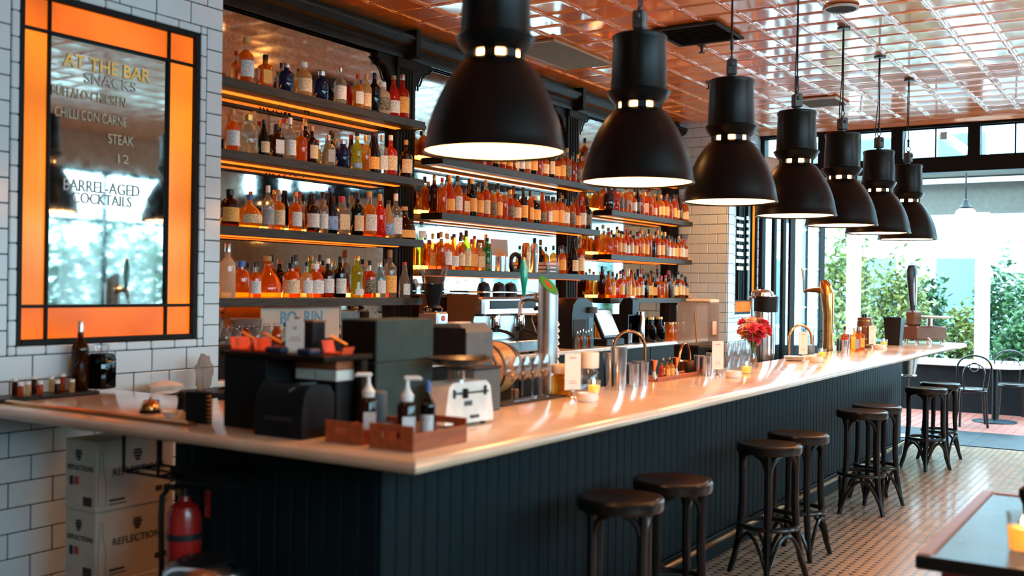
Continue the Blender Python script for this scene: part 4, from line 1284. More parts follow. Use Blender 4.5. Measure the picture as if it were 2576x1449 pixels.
part('body', MB().lathe([(0, 0), (.024, 0), (.021, .02), (.018, .05), (.022, .062), (0, .062)], 16), 'black_plastic', t)
part('knob', MB().lathe([(0, .062), (.022, .064), (.024, .075), (.012, .086), (0, .087)], 16), 'black_plastic', t)
# ring binder standing open
p = at(512, 1072)
t = thing('ring_binder', 'black ring-bound order book standing open on the bar', 'book', (2.79, 3.19, Z1), .0)
part('cover', MB().rbox(-.004, .004, -.055, .055, 0, .125, .001), 'black_plastic', t, (0, .06, 0), .25)
part('cover', MB().rbox(-.004, .004, -.055, .055, 0, .125, .001), 'black_plastic', t, (.03, .06, 0), -.15)
for k in range(7):
    part('ring', MB().tube([(.008 * math.cos(a), .008 * math.sin(a), 0) for a in [2 * PI * i / 10 for i in range(10)]], .0016, 5, True), 'brass', t, (-.002, -.004, .015 + k * .016))
# wall ledge behind the return with crumpled tissue and a plastic bag
solo('wall_ledge', MB().rbox(-.32, .32, -.13, .13, -.03, 0, .004), 'black_frame', 'short dark ledge fixed to the tiles behind the return', 'ledge', (3.76, 4.535, 1.06))
def crumple(seed, rx, ry, rz, n=12, m=8):
    r = random.Random(seed)
    mb = MB().ball((0, 0, 0), 1, n, m)
    mb.v = [(x * rx * (1 + .25 * math.sin(5 * y + seed) + r.uniform(-.1, .1)), y * ry * (1 + .2 * math.sin(6 * z)), max(0, (z + 1) * .5 + r.uniform(-.06, .06)) * rz) for x, y, z in mb.v]
    return mb
solo('tissue_heap', crumple(3, .10, .07, .075), 'paper', 'crumpled pale tissue heap on the ledge by the tiles', 'tissue', (3.66, 4.53, 1.0605))
solo('plastic_bag', crumple(7, .05, .055, .20, 10, 10), 'plastic_clear', 'clear plastic bag bunched upright on the ledge', 'bag', (3.93, 4.53, 1.0605))

# ---- dark order hutch with stacked teal boxes
HX, HY = 2.80, 2.585
t = thing('order_hutch', 'dark wooden counter hutch with a shelf, on the bar corner', 'hutch', (HX, HY, Z1))
part('cabinet', MB().rbox(0, .24, .30, .53, 0, .272, .003), 'black_frame', t)
part('shelf_board', MB().rbox(-.012, .26, 0, .54, .273, .293, .003), 'dark_wood', t)
part('shelf_leg', MB().rbox(.20, .235, .005, .03, 0, .272, .002), 'dark_wood', t)
part('back_panel', MB().box(.232, .24, .03, .30, .0, .13), 'black_frame', t)
zh = Z1 + .294
def order_tray(label, x, y, m, w=.10, d=.12, rot=0):
    t = thing('order_tray', label, 'tray', (x, y, zh), rot, 'bright plastic order trays')
    part('tray', MB().prism([(-w / 2, 0), (w / 2, 0), (w / 2 + .012, .028), (w / 2 + .006, .028), (w / 2 - .006, .006), (-w / 2 + .006, .006), (-w / 2 - .006, .05), (-w / 2 - .012, .05)], -d / 2, d / 2, 'y'), m, t)
    part('clip', MB().rbox(-w / 2, w / 2, -.008, .008, 0, .006, .002).xf(Matrix.Translation((0, 0, .05)) @ Matrix.Rotation(.35, 4, 'Y')), 'orange', t)
order_tray('red-orange plastic order tray at the tiled-wall end of the hutch shelf', 2.87, 3.05, 'red_orange', .10, .10, -PI / 2)
order_tray('second red-orange plastic order tray, beside the paper tag on the hutch', 2.87, 2.93, 'red_orange', .10, .09, -PI / 2)
order_tray('red plastic order tray close to the stacked teal boxes', 2.92, 2.64, 'red_orange', .09, .06, -PI / 2)
solo('card_reader', MB().rbox(-.03, .03, -.045, .045, 0, .022, .006), 'navy', 'dark blue card reader lying between tray and paper tag', 'card reader', (2.84, 2.865, zh), 0)
solo('card_reader', MB().rbox(-.03, .03, -.035, .035, 0, .022, .006), 'navy', 'dark blue card reader lying in front of the red tray by the boxes', 'card reader', (2.83, 2.70, zh), 0)
t = thing('caddy_box', 'narrow black box on the hutch behind the paper tag', 'box', (2.93, 2.775, zh))
part('box_body', MB().rbox(-.035, .035, -.032, .032, 0, .115, .003), 'black_plastic', t)
part('box_lid', MB().rbox(-.037, .037, -.034, .034, .115, .123, .002), 'oak_dark', t)
t = thing('paper_tag', 'cream hang tag with faint orange print standing on the hutch shelf', 'tag', (2.86, 2.80, zh), .45)
part('card', MB().prism([(-.035, 0), (.035, 0), (.035, .115), (.022, .128), (-.022, .128), (-.035, .115)], -.0015, .0015, 'y').xf(Matrix.Rotation(-PI / 2, 4, 'Z')), 'paper', t)
part('print', MB().box(-.0026, -.0016, -.024, .024, .045, .050).box(-.0026, -.0016, -.018, .018, .056, .061).box(-.0026, -.0016, -.008, .008, .088, .1), 'faint_ink', t)
bottle(2.975, 2.90, zh, 'squat', 'liq_black', 'lab_grey', 'cap_black', .13, 'small dark sauce bottle with grey label on the hutch', None, .4, 'sauce_bottle')
t = thing('storage_box', 'dark teal storage box, lower of two stacked at the bar corner', 'box', (3.245, 2.665, Z1), 0, 'stacked teal boxes')
part('box_body', MB().rbox(-.18, .18, -.09, .09, 0, .255, .004), 'teal_box', t)
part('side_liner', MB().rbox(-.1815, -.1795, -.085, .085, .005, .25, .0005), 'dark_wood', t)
t = thing('storage_box', 'dark teal storage box, upper of two stacked at the bar corner', 'box', (3.245, 2.665, Z1 + .2555), 0, 'stacked teal boxes')
part('box_body', MB().rbox(-.18, .18, -.09, .09, 0, .165, .004), 'teal_box', t)
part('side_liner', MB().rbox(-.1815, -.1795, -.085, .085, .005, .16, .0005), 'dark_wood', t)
t = thing('label_printer', 'black rounded label printer under the hutch shelf', 'printer', (2.795, 2.735, Z1))
part('body', MB().prism([(-.125, 0), (.125, 0), (.125, .15), (.09, .185), (-.06, .19), (-.105, .16), (-.125, .10)], -.12, .12, 'y').xf(Matrix.Scale(.66, 4, (1, 0, 0))), 'black_plastic', t)
part('side_cover', MB().prism([(-.12, .02), (.10, .02), (.10, .14), (.06, .172), (-.05, .176), (-.10, .14)], .12, .126, 'y').xf(Matrix.Scale(.66, 4, (1, 0, 0))), 'oak_dark', t)
part('paper_slot', MB().box(-.0845, -.0825, -.07, .07, .06, .075), 'vent_dark', t)
part('lid_seam', MB().tube([(-.08, -.05, .168), (-.02, -.05, .191), (.06, -.05, .188)], .003, 6), 'grey_plastic', t)
def pump(label, p, turn):
    t = thing('pump_bottle', label, 'bottle', p, turn, 'amber pump bottles in the caddies')
    part('body', MB().lathe([(0, 0), (.032, 0), (.034, .005), (.034, .132), (.030, .142), (.016, .148), (.014, .156), (0, .156)], 22), 'liq_brown', t)
    c = part('pump_collar', MB().lathe([(0, .155), (.021, .150), (.023, .170), (.012, .186), (.007, .20), (.006, .225), (0, .225)], 18), 'white_ceramic', t)
    part('nozzle', MB().rbox(-.012, .045, -.009, .009, .223, .236, .004).tube([(.040, 0, .230), (.048, 0, .224)], .005, 6), 'white_ceramic', c)
    part('label', MB().box(-.022, .022, -.0362, -.0345, .02, .10), 'lab_white', t, rot=(0, 0, -.7 - turn))
    return t
def caddy(label, x0, x1, y0, y1, h):
    t = thing('bar_caddy', label, 'caddy', (x0, y0, Z1), 0, 'red-brown wooden bar caddies')
    w, d = x1 - x0, y1 - y0
    part('floor', MB().box(.008, w - .008, .008, d - .008, 0, .006), 'terracotta_wood', t)
    part('long_side', MB().box(.008, w - .008, 0, .008, 0, h * .7), 'terracotta_wood', t)
    part('long_side', MB().box(.008, w - .008, d - .008, d, 0, h * .7), 'terracotta_wood', t)
    # end boards with a slot for the hand
    for x in (0, w - .008):
        s0, s1, za, zb = d * .3, d * .7, h * .42, h * .72
        part('end_board', MB().rbox(x, x + .008, 0, d, 0, za, .001).rbox(x, x + .008, 0, d, zb, h, .001).rbox(x, x + .008, 0, s0, za - .001, zb + .001, .001).rbox(x, x + .008, s1, d, za - .001, zb + .001, .001), 'terracotta_wood', t)
    return t
caddy('red-brown wooden caddy between the printer and the other caddy', 2.745, 2.98, 2.365, 2.535, .075)
caddy('red-brown wooden caddy at the very corner of the bar', 2.735, 3.045, 2.135, 2.325, .085)
pump('amber pump bottle in the caddy beside the black printer', (2.84, 2.42, Z1 + .0065), 2.3)
pump('amber pump bottle in the caddy at the bar corner', (2.82, 2.23, Z1 + .0065), -.9)
bottle(2.905, 2.205, Z1 + .0065, 'tall', 'liq_black', 'lab_white', 'cap_blue', .215, 'slim black bottle with white label in the corner caddy', None, -1.2, 'cleaner_bottle')
solo('steel_canister', MB().lathe([(0, 0), (.035, 0), (.035, .155), (.030, .16), (0, .16)], 20), 'grey_plastic', 'plain grey canister between the amber bottle and teal boxes', 'canister', (2.95, 2.47, Z1 + .0065))
# packs kept in the open bay of the hutch
for k, (m, z, lb) in enumerate((('paper', .0, 'white flat pack in the open bay of the hutch, under the orange one'), ('terracotta_wood', .041, 'rust-orange flat pack on top of the white one in the hutch'))):
    t = thing('flat_pack', lb, 'box', (2.965, 2.745, Z1 + .192 + z - .0), 0, 'flat packs in the hutch')
    part('pack', MB().rbox(-.05, .05, -.105, .105, 0, .040 if k == 0 else .035, .003), m, t)
    part('seam', MB().box(-.0508, -.0502, -.002, .002, .003, .03), 'card_ink', t)
solo('pack_riser', MB().rbox(-.05, .055, -.105, .105, 0, .1915, .003), 'black_frame', 'plain black riser box inside the open bay of the hutch', 'box', (2.965, 2.745, Z1))
# ---- kitchen scale
t = thing('kitchen_scale', 'white enamel kitchen scale with sliding weight and dark pan', 'scale', (3.41, 2.43, Z1), -.1)
part('housing', MB().prism([(-.145, .012), (.145, .012), (.148, .03), (.125, .155), (.10, .175), (-.10, .175), (-.125, .155), (-.148, .03)], -.055, .055, 'y'), 'white_enamel', t)
part('feet', MB().cyl(.012, 0, .013, 10, (-.11, -.03, 0)).cyl(.012, 0, .013, 10, (.11, -.03, 0)).cyl(.012, 0, .013, 10, (-.11, .03, 0)).cyl(.012, 0, .013, 10, (.11, .03, 0)), 'black_plastic', t)
b = part('beam', MB().rbox(-.10, .11, -.062, -.056, .128, .136, .001).rbox(-.102, -.096, -.066, -.055, .115, .148, .001).rbox(.085, .091, -.066, -.055, .118, .155, .001), 'dark_steel', t)
part('slider_weight', MB().rbox(-.045, -.027, -.072, -.054, .112, .150, .002), 'black_plastic', b)
part('name_plate', MB().rbox(-.035, .012, -.058, -.0545, .080, .100, .001), 'grey_cast', t)
part('lever', MB().rbox(.0, .05, -.066, -.055, .03, .042, .003), 'dark_steel', t)
part('neck', MB().cyl(.018, .175, .215, 14), 'chrome', t)
part('spider', MB().lathe([(0, .212), (.05, .222), (.06, .232), (0, .232)], 20), 'black_plastic', t)
part('pan', MB().lathe([(0, .233), (.08, .236), (.13, .262), (.134, .268), (.128, .266), (.078, .242), (0, .239)], 32), 'bent_wood', t)
# ---- receipt printer on a stand
t = thing('printer_stand', 'grey metal stand box under the grey receipt printer', 'stand', (3.835, 2.64, Z1))
part('box_body', MB().rbox(-.105, .105, -.06, .09, 0, .19, .006), 'grey_plastic', t)
part('top_lip', MB().rbox(-.11, .11, -.065, .095, .19, .2, .003), 'black_plastic', t)
t = thing('receipt_printer', 'grey receipt printer with rounded dark lid above the scale', 'printer', (3.835, 2.725, Z1 + .2005))
part('body', MB().prism([(-.105, 0), (.105, 0), (.105, .155), (.07, .185), (-.06, .19), (-.105, .15)], -.095, .11, 'y').xf(Matrix.Rotation(PI / 2, 4, 'Z')), 'grey_plastic', t)
part('dark_side', MB().rbox(-.113, -.1105, -.10, .095, .02, .17, .001), 'black_plastic', t)
part('receipt', MB().rbox(-.05, .07, .0, .05, .187, .191, .001), 'paper', t)
part('slot', MB().box(-.06, .04, -.1075, -.1052, .03, .05), 'vent_dark', t)
part('badge', MB().box(.02, .045, -.107, -.1052, .105, .115), 'steel', t)
# ---- oak cask
t = thing('oak_cask', 'small oak cask lying on a cradle behind the wine glasses', 'barrel', (4.36, 2.93, .901), .15)
cask = [(0, -.17), (.105, -.17), (.112, -.165), (.128, -.10), (.138, 0), (.128, .10), (.112, .165), (.105, .17), (0, .17)]
RY = Matrix.Translation((0, 0, .345)) @ Matrix.Rotation(PI / 2, 4, 'Y')
part('staves', MB().lathe(cask, 22).xf(RY), 'oak', t)
for zz, r in ((-.15, .119), (-.085, .133), (.085, .133), (.15, .119)):
    part('hoop', MB().lathe([(r - .002, zz - .010), (r + .002, zz - .010), (r + .002, zz + .010), (r - .002, zz + .010), (r - .002, zz - .010)], 26).xf(RY), 'dark_steel', t)
part('bung_tap', MB().tube([(-.17, 0, .25), (-.21, 0, .25), (-.21, 0, .22)], .01, 8), 'oak_dark', t)
part('cradle', MB().rbox(-.14, -.10, -.11, .11, 0, .235, .006).rbox(.10, .14, -.11, .11, 0, .235, .006).rbox(-.10, .10, -.09, -.07, .03, .07, .004).rbox(-.10, .10, .07, .09, .03, .07, .004), 'oak_dark', t)
# ---- wine glasses
solo('bar_mat', MB().rbox(-.30, .30, -.055, .055, 0, .008, .003), 'rubber', 'black rubber bar mat under the wine glasses', 'mat', (4.34, 2.685, Z1))
def wine_glass(label, p):
    t = thing('wine_glass', label, 'glass', p, 0, 'wine glasses on the rubber mat')
    part('bowl', MB().lathe([(.004, .092), (.020, .100), (.038, .125), (.043, .15), (.039, .185), (.032, .215), (.0305, .215), (.037, .185), (.041, .15), (.036, .126), (.018, .103), (0, .098)], 24), 'glass_clear', t)
    part('stem', MB().lathe([(.006, .006), (.0035, .02), (.0035, .08), (.005, .096), (0, .097)], 10), 'glass_clear', t)
    part('foot', MB().lathe([(0, 0), (.036, 0), (.036, .002), (.008, .007), (0, .008)], 22), 'glass_clear', t)
for k in range(4):
    q = Vector((4.20 + k * .092, 0, 0))
    wine_glass('stemmed wine glass on the rubber bar mat, %s from the kitchen scale' % ORD[k], (q.x, 2.685, Z1 + .0085))
# ---- menu cards, dishes, candles along the bar
def menu_card(label, px, py, rot=-.55):
    q = at(px, py)
    t = thing('menu_card', label, 'card', (q.x, min(q.y, 2.66), Z1), rot, 'white menu cards in metal holders on the bar')
    part('holder_foot', MB().lathe([(0, 0), (.022, 0), (.020, .005), (.005, .010), (.004, .03), (0, .03)], 16), 'chrome', t)
    part('clip', MB().rbox(-.012, .012, -.004, .004, .028, .042, .001), 'chrome', t)
    part('card', MB().rbox(-.046, .046, -.001, .001, .038, .222, .0005), 'paper', t)
    part('print', MB().box(-.018, .018, -.0022, -.0012, .196, .204).box(-.024, .024, -.0022, -.0012, .07, .074).box(-.020, .020, -.0022, -.0012, .08, .084), 'faint_ink', t)
menu_card('white menu card in a holder in front of the lidded jars', 1440, 1000)
menu_card('white menu card in a holder between steel cups and water tumblers', 1805, 944)
menu_card('white menu card in a holder before the clear carafe and copper spout', 2020, 903)
menu_card('white menu card in a holder in front of the small standing cask', 2194, 876)
def dish(label, px, py, r=.05):
    q = at(px, py)
    t = thing('snack_dish', label, 'dish', (q.x, max(q.y, 2.10 + r), Z1), 0, 'cream ceramic dishes on the bar')
    part('dish', MB().lathe([(0, 0), (r * .86, 0), (r, .012), (r, .040), (r * .93, .042), (r * .90, .016), (0, .010)], 26), 'white_ceramic', t)
dish('cream ceramic dish closest to the bar corner, before the jars', 1478, 1010)
dish('cream ceramic dish beside the votive near the water tumblers', 1845, 950)
dish('cream ceramic dish beside the votive near the carafe', 2053, 911, .054)
dish('cream ceramic dish beside the votive near the small standing cask', 2212, 878, .06)
for lb, px, py in (('orange votive candle behind the first cream dish', 1494, 992), ('orange votive candle in front of the water tumblers', 1878, 940), ('orange votive candle in front of the steel tumblers and carafe', 2068, 900), ('orange votive candle near the black box at the far bar end', 2224, 872)):
    q = at(px, py)
    votive(lb, (q.x, min(q.y, 2.69), Z1), .036, .075, grp='votive candles on the bar')
# ---- lidded jars
def lid_jar(label, p, r, h, body='liq_pale', lid='cream', lh=.05, grp='lidded glass jars on the bar'):
    t = thing('lidded_jar', label, 'jar', p, 0, grp)
    part('jar', MB().lathe([(0, 0), (r * .92, 0), (r, .008), (r, h * .82), (r * .8, h * .94), (r * .8, h), (0, h)], 22), body, t)
    part('lid', MB().lathe([(0, h), (r * .96, h), (r, h + .006), (r, h + lh - .006), (r * .94, h + lh), (0, h + lh)], 22), lid, t)
q = aty(1482, 960, 2.68)
lid_jar('tall glass jar with a deep cream lid behind the first votive', (q.x, 2.68, Z1), .052, .125, 'glass_clear', 'cream', .085)
q = aty(1412, 960, 2.68)
lid_jar('wide glass jar of garnish with cream lid behind the first menu card', (q.x, 2.672, Z1), .060, .115, 'liq_gold', 'cream', .045)
# ---- draught tower with slanted badge
q = aty(1377, 900, 2.86)
t = thing('beer_tower', 'tall brushed steel beer column with slanted green-topped end', 'beer tap', (q.x, 2.86, .901))
n = 28
H = .765
v = []
for i in range(n):
    a = 2 * PI * i / n
    v.append((.054 * math.cos(a), .054 * math.sin(a), 0))
for i in range(n):
    a = 2 * PI * i / n
    v.append((.054 * math.cos(a), .054 * math.sin(a), H - .05 * math.cos(a) ))
part('column', MB().add(v, [tuple(range(n))[::-1], tuple(range(n, 2 * n))] + [(i, (i + 1) % n, n + (i + 1) % n, n + i) for i in range(n)]), 'steel_soft', t, rot=(0, 0, -1.75))
v = [(.050 * math.cos(2 * PI * i / n), .050 * math.sin(2 * PI * i / n), H + .0015 - .05 / .054 * .050 * math.cos(2 * PI * i / n)) for i in range(n)]
part('badge', MB().add(v + [(x, y, z + .004) for x, y, z in v], [tuple(range(n))[::-1], tuple(range(n, 2 * n))] + [(i, (i + 1) % n, n + (i + 1) % n, n + i) for i in range(n)]), 'green_badge', t, rot=(0, 0, -1.75), label='green oval badge with red mark')
v = [(.028 * math.cos(2 * PI * i / 5 + .3), .016 * math.sin(2 * PI * i / 5 + .3), H + .0062 - .05 / .054 * .028 * math.cos(2 * PI * i / 5 + .3)) for i in range(5)]
part('badge_mark', MB().add(v, [tuple(range(5))]), 'red_paint', t, rot=(0, 0, -1.75))
for k in range(8):
    part('raised_letter', MB().ring((0, 0, 0), .009, .004, 10, 5).xf(Matrix.Rotation(PI / 2, 4, 'X')), 'steel', t, (.054 * math.cos(-1.0), .054 * math.sin(-1.0), .32 + k * .034), -.95 + PI / 2 - .62)
part('base_flange', MB().cyl(.075, 0, .012, 24), 'steel', t)
part('spout_arm', MB().tube([(0, .05, .70), (0, .12, .70), (0, .16, .69), (0, .175, .66), (0, .18, .60)], [.026, .020, .018, .014, .010], 10).ball((0, .06, .70), .032, 12, 8), 'chrome', t)
part('tap_handle', MB().tube([(0, .155, .70), (0, .155, .75), (0, .155, .80), (0, .158, .86), (0, .160, .905)], [.010, .014, .022, .020, .012], 10), 'green_tap', t, label='glossy teal-green tap handle')
part('handle_tip', MB().ball((0, .160, .91), .013, 10, 6), 'copper', t)
# ---- shakers, tumblers, jiggers, bitters on a wooden tray
def cup_group(cols, base_label, grp):
    for k, (px, yy, r, h) in enumerate(cols):
        q = aty(px, 980, yy)
        tin_cup('%s, %s from the bar corner' % (base_label, ORD[k]), q.x, yy, Z1, r, h, .8 if h > .18 else .9, 'steel', grp)
cup_group([(1536, 2.69, .044, .19), (1556, 2.60, .045, .23), (1574, 2.70, .034, .125), (1591, 2.62, .034, .125), (1604, 2.71, .033, .125), (1616, 2.62, .034, .128)], 'bright steel mixing cup in the group by the tall shaker', 'steel mixing cups by the copper spout')
cup_group([(1758, 2.67, .036, .12), (1773, 2.60, .036, .12), (1788, 2.69, .036, .125)], 'bright steel mixing cup in the group before the drink tank', 'steel mixing cups before the drink tank')
cup_group([(2112, 2.66, .036, .12), (2120, 2.58, .036, .115), (2130, 2.68, .038, .15)], 'bright steel mixing cup in the group by the bronze tap', 'steel mixing cups by the bronze tap')
tx0_, tx1_ = aty(1633, 960, 2.69).x, aty(1738, 950, 2.69).x
t = thing('wooden_tray', 'reddish wooden tray of bitters bottles on the inner bar edge', 'tray', ((tx0_ + tx1_) / 2, 2.685, Z1))
tw_ = (tx1_ - tx0_) / 2
part('base', MB().rbox(-tw_, tw_, -.055, .055, 0, .010, .002), 'terracotta_wood', t)
part('rim', MB().rbox(-tw_, tw_, -.055, -.047, .010, .024, .002).rbox(-tw_, tw_, .047, .055, .010, .024, .002), 'terracotta_wood', t)
zt2 = Z1 + .0105
def jigger(label, x, y, z):
    t = thing('jigger', label, 'jigger', (x, y, z), 0, 'copper-toned jiggers')
    part('cup', MB().lathe([(0, .052), (.008, .052), (.024, .115), (.022, .115), (.007, .058), (0, .058)], 18), 'copper', t)
    part('lower_cup', MB().lathe([(.021, 0), (.0225, 0), (.008, .05), (.006, .05), (.021, 0)], 18), 'steel', t)
    part('waist', MB().ring((0, 0, .051), .009, .003, 16, 6), 'copper', t)
jigger('hourglass jigger at the bar corner end of the wooden tray', aty(1645, 960, 2.675).x, 2.675, zt2)
jigger('hourglass jigger on the wooden tray past the bitters bottles', aty(1700, 960, 2.675).x, 2.675, zt2)
jigger('small hourglass jigger standing near the bronze tap', at(2076, 880).x, 2.66, Z1)
for k, (px, yy, b, l) in enumerate(((1664, 2.66, 'liq_deep', None), (1668, 2.715, 'liq_brown', 'lab_cream'), (1679, 2.66, 'liq_gold', 'lab_orange'), (1684, 2.715, 'liq_black', 'lab_white'), (1690, 2.66, 'liq_gold', 'lab_orange'))):
    bottle(aty(px, 950, yy).x, yy, zt2, 'round', b, l, ('cap_black', 'cap_gold')[k % 2], .115, 'tiny bitters bottle on the wooden tray, %s from the bar corner' % ORD[k], 'bitters bottles on the wooden tray', None, 'bitters_bottle')
# ---- copper spouts and bucket behind the bar
def spout(label, p, h, r, face):
    t = thing('gooseneck_tap', label, 'tap', p, face, 'copper gooseneck taps')
    part('base', MB().lathe([(0, 0), (.028, 0), (.028, .01), (.016, .02), (.014, .06), (0, .06)], 16), 'copper', t)
    pts = [(0, 0, .05), (0, 0, h - r)] + [(r - r * math.cos(a), 0, h - r + r * math.sin(a)) for a in [PI * i / 12 for i in range(1, 12)]] + [(2 * r, 0, h - r), (2 * r, 0, h - r - .05)]
    part('neck', MB().tube(pts, .011, 10), 'copper', t)
    part('lever', MB().tube([(0, 0, .05), (0, .05, .07)], .006, 6), 'copper', t)
q = aty(1622, 940, 3.02)
spout('copper gooseneck tap behind the steel mixing cups', (q.x, 3.02, .901), .47, .11, PI * .75)
q = aty(1985, 880, 2.86)
spout('slim copper gooseneck tap between the plates and the carafe', (q.x, 2.86, .901), .46, .12, -.6)
q = aty(1722, 930, 3.02)
t = thing('copper_bucket', 'copper ice bucket with arched handle behind the wooden tray', 'bucket', (q.x, 3.02, .901))
part('pail', MB().lathe([(0, 0), (.075, 0), (.10, .24), (.096, .24), (.070, .006), (0, .006)], 24), 'copper', t)
part('handle', MB().tube([(.098 * math.cos(a), 0, .235 + .13 * math.sin(a)) for a in [PI * i / 14 for i in range(15)]], .009, 8), 'copper', t)
part('liner', MB().cyl(.09, .15, .2, 20), 'vent_dark', t)
# ---- drink dispenser
q = aty(1752, 880, 3.08)
t = thing('drink_dispenser', 'frosted plastic drink dispenser tank on a black base', 'dispenser', (q.x, 3.08, .901), -.25)
part('base', MB().rbox(-.13, .13, -.12, .12, 0, .34, .01), 'black_plastic', t)
part('tank', MB().rbox(-.125, .115, -.115, .115, .341, .66, .025), 'plastic_clear', t)
part('lid', MB().rbox(.005, .125, -.122, .122, .655, .685, .012), 'cream', t)
part('front_plate', MB().rbox(-.02, .11, -.128, -.117, .37, .655, .004), 'plastic_clear', t)
part('printed_sticker', MB().box(.02, .07, -.1305, -.1285, .42, .52), 'flower_blush', t)
part('spigot', MB().tube([(.0, -.12, .30), (.0, -.17, .30), (.0, -.18, .27)], .014, 8), 'black_plastic', t)
part('stirrer', MB().tube([(-.13, -.10, .36), (-.19, -.12, .60)], .006, 6), 'oak', t)
# ---- upside-down tumblers in two layers
for lay in range(2):
    for k in range(5):
        q = aty(1829 + k * 12, 915, 2.60 + (k % 2) * .085)
        t = thing('water_tumbler', 'clear water tumbler, %s layer, %s from the menu card side' % (('lower', 'upper')[lay], ORD[k]), 'glass', (q.x, q.y, Z1 + lay * .095), 0, 'clear tumblers stacked on the bar')
        part('glass', MB().lathe([(.034, 0), (.030, .090), (.028, .094), (0, .094), (0, .086), (.027, .086), (.032, 0), (.034, 0)], 16), 'glass_clear', t)
# ---- flowers
p = at(1892, 922)
FX, FY = p.x, 2.635
t = thing('bud_vase', 'slim amber-tinted glass bud vase holding bright flowers', 'vase', (FX, FY, Z1))
part('glass', MB().lathe([(0, 0), (.032, 0), (.034, .006), (.032, .07), (.022, .11), (.026, .135), (.024, .135), (.020, .11), (.029, .07), (.030, .008), (0, .008)], 20), 'glass_clear', t)
part('water', MB().lathe([(0, .009), (.029, .009), (.030, .065), (0, .065)], 18), 'liq_gold', t)
r5 = random.Random(5)
blooms = []
while len(blooms) < 52:
    x, y, z = r5.uniform(-1, 1), r5.uniform(-1, 1), r5.uniform(-1, 1)
    if .15 < x * x + y * y + z * z < 1:
        blooms.append((x * .135, y * .105, .265 + z * .085))
bq = thing('flower_bouquet', 'dense bouquet of red-pink, orange and blush blooms in the bud vase', 'flowers', (FX, FY, Z1))
for k, (x, y, z) in enumerate(blooms):
    m = ('flower_pink', 'flower_blush', 'flower_orange', 'flower_pink', 'flower_pink', 'flower_blush')[k % 6]
    b = MB()
    for lay, (n_, tilt, ln) in enumerate(((7, .25, .050), (6, .75, .040), (4, 1.2, .030))):
        for i in range(n_):
            a = 2 * PI * i / n_ + lay * .5 + k
            ax = Vector((x, y, z - .20)).normalized()
            qt = Vector((0, 0, 1)).rotation_difference(ax)
            d = qt @ Vector((math.cos(a) * math.cos(tilt), math.sin(a) * math.cos(tilt), math.sin(tilt)))
            s = qt @ Vector((-math.sin(a), math.cos(a), 0)) * ln * .42
            c = Vector((x, y, z))
            b.add([c, c + d * ln * .55 + s, c + d * ln, c + d * ln * .55 - s, c + d * ln * .55 - ax * .006], [(0, 1, 4), (1, 2, 4), (2, 3, 4), (3, 0, 4)])
    pe_ = part('bloom', b, m, bq, smooth=0)
    part('stem', MB().tube([(x * .06, y * .06, .075), (x * .10, y * .10, .13), (x, y, z)], .002, 5), 'stem_green', pe_)
    part('flower_eye', MB().ball((x, y, z), .008, 8, 5), 'flower_orange', pe_)
# ---- plates, carafe, coffee urn
q = at(1955, 905)
for k in range(4):
    solo('side_plate', MB().lathe([(0, 0), (.05, 0), (.085, .010), (.083, .012), (.05, .005), (0, .005)], 28), 'white_ceramic', 'white side plate, %s in the small stack on the bar' % ('lowest', 'second', 'third', 'topmost')[k], 'plate', (q.x, 2.60, Z1 + k * .0075), 0, 'small stack of side plates')
solo('folded_napkins', MB().rbox(-.10, .10, -.05, .05, 0, .012, .003).rbox(-.095, .09, -.048, .046, .012, .022, .003), 'paper', 'flat pile of folded white napkins beside the plates', 'napkins', (q.x + .36, 2.60, Z1), .1)
q = aty(2041, 880, 2.80)
t = thing('glass_carafe', 'tall clear glass carafe behind a menu card', 'carafe', (q.x, 2.83, .901))
part('glass', MB().lathe([(0, 0), (.06, 0), (.064, .01), (.055, .40), (.058, .415), (.055, .415), (.051, .40), (.060, .012), (0, .012)], 22), 'glass_clear', t)
part('water', MB().lathe([(0, .014), (.058, .014), (.052, .36), (0, .36)], 20), 'liq_clear', t)
q = aty(1916, 880, 3.05)
t = thing('coffee_urn', 'stainless coffee urn with black tilted filter band', 'urn', (q.x, 3.05, .901), -.5)
part('body', MB().lathe([(0, 0), (.10, 0), (.10, .70), (.095, .74), (.06, .765), (0, .77)], 28), 'steel', t)
part('lid_knob', MB().lathe([(0, .77), (.014, .77), (.016, .785), (0, .79)], 12), 'black_plastic', t)
part('black_band', MB().lathe([(.101, .53), (.106, .53), (.106, .66), (.101, .66), (.101, .53)], 28).xf(Matrix.Translation((0, 0, .05)) @ Matrix.Rotation(.07, 4, 'X')), 'black_plastic', t)
part('band_rim', MB().ring((0, 0, .70), .106, .008, 28, 6), 'chrome', t)
part('side_handle', MB().tube([(.10, 0, .60), (.14, 0, .60), (.14, 0, .68), (.10, 0, .68)], .008, 6), 'black_plastic', t)
part('gauge_tube', MB().tube([(.115, -.03, .1), (.115, -.03, .72)], .006, 6), 'chrome', t)
part('spigot', MB().tube([(0, -.10, .10), (0, -.15, .10), (0, -.155, .07)], .012, 8), 'black_plastic', t)
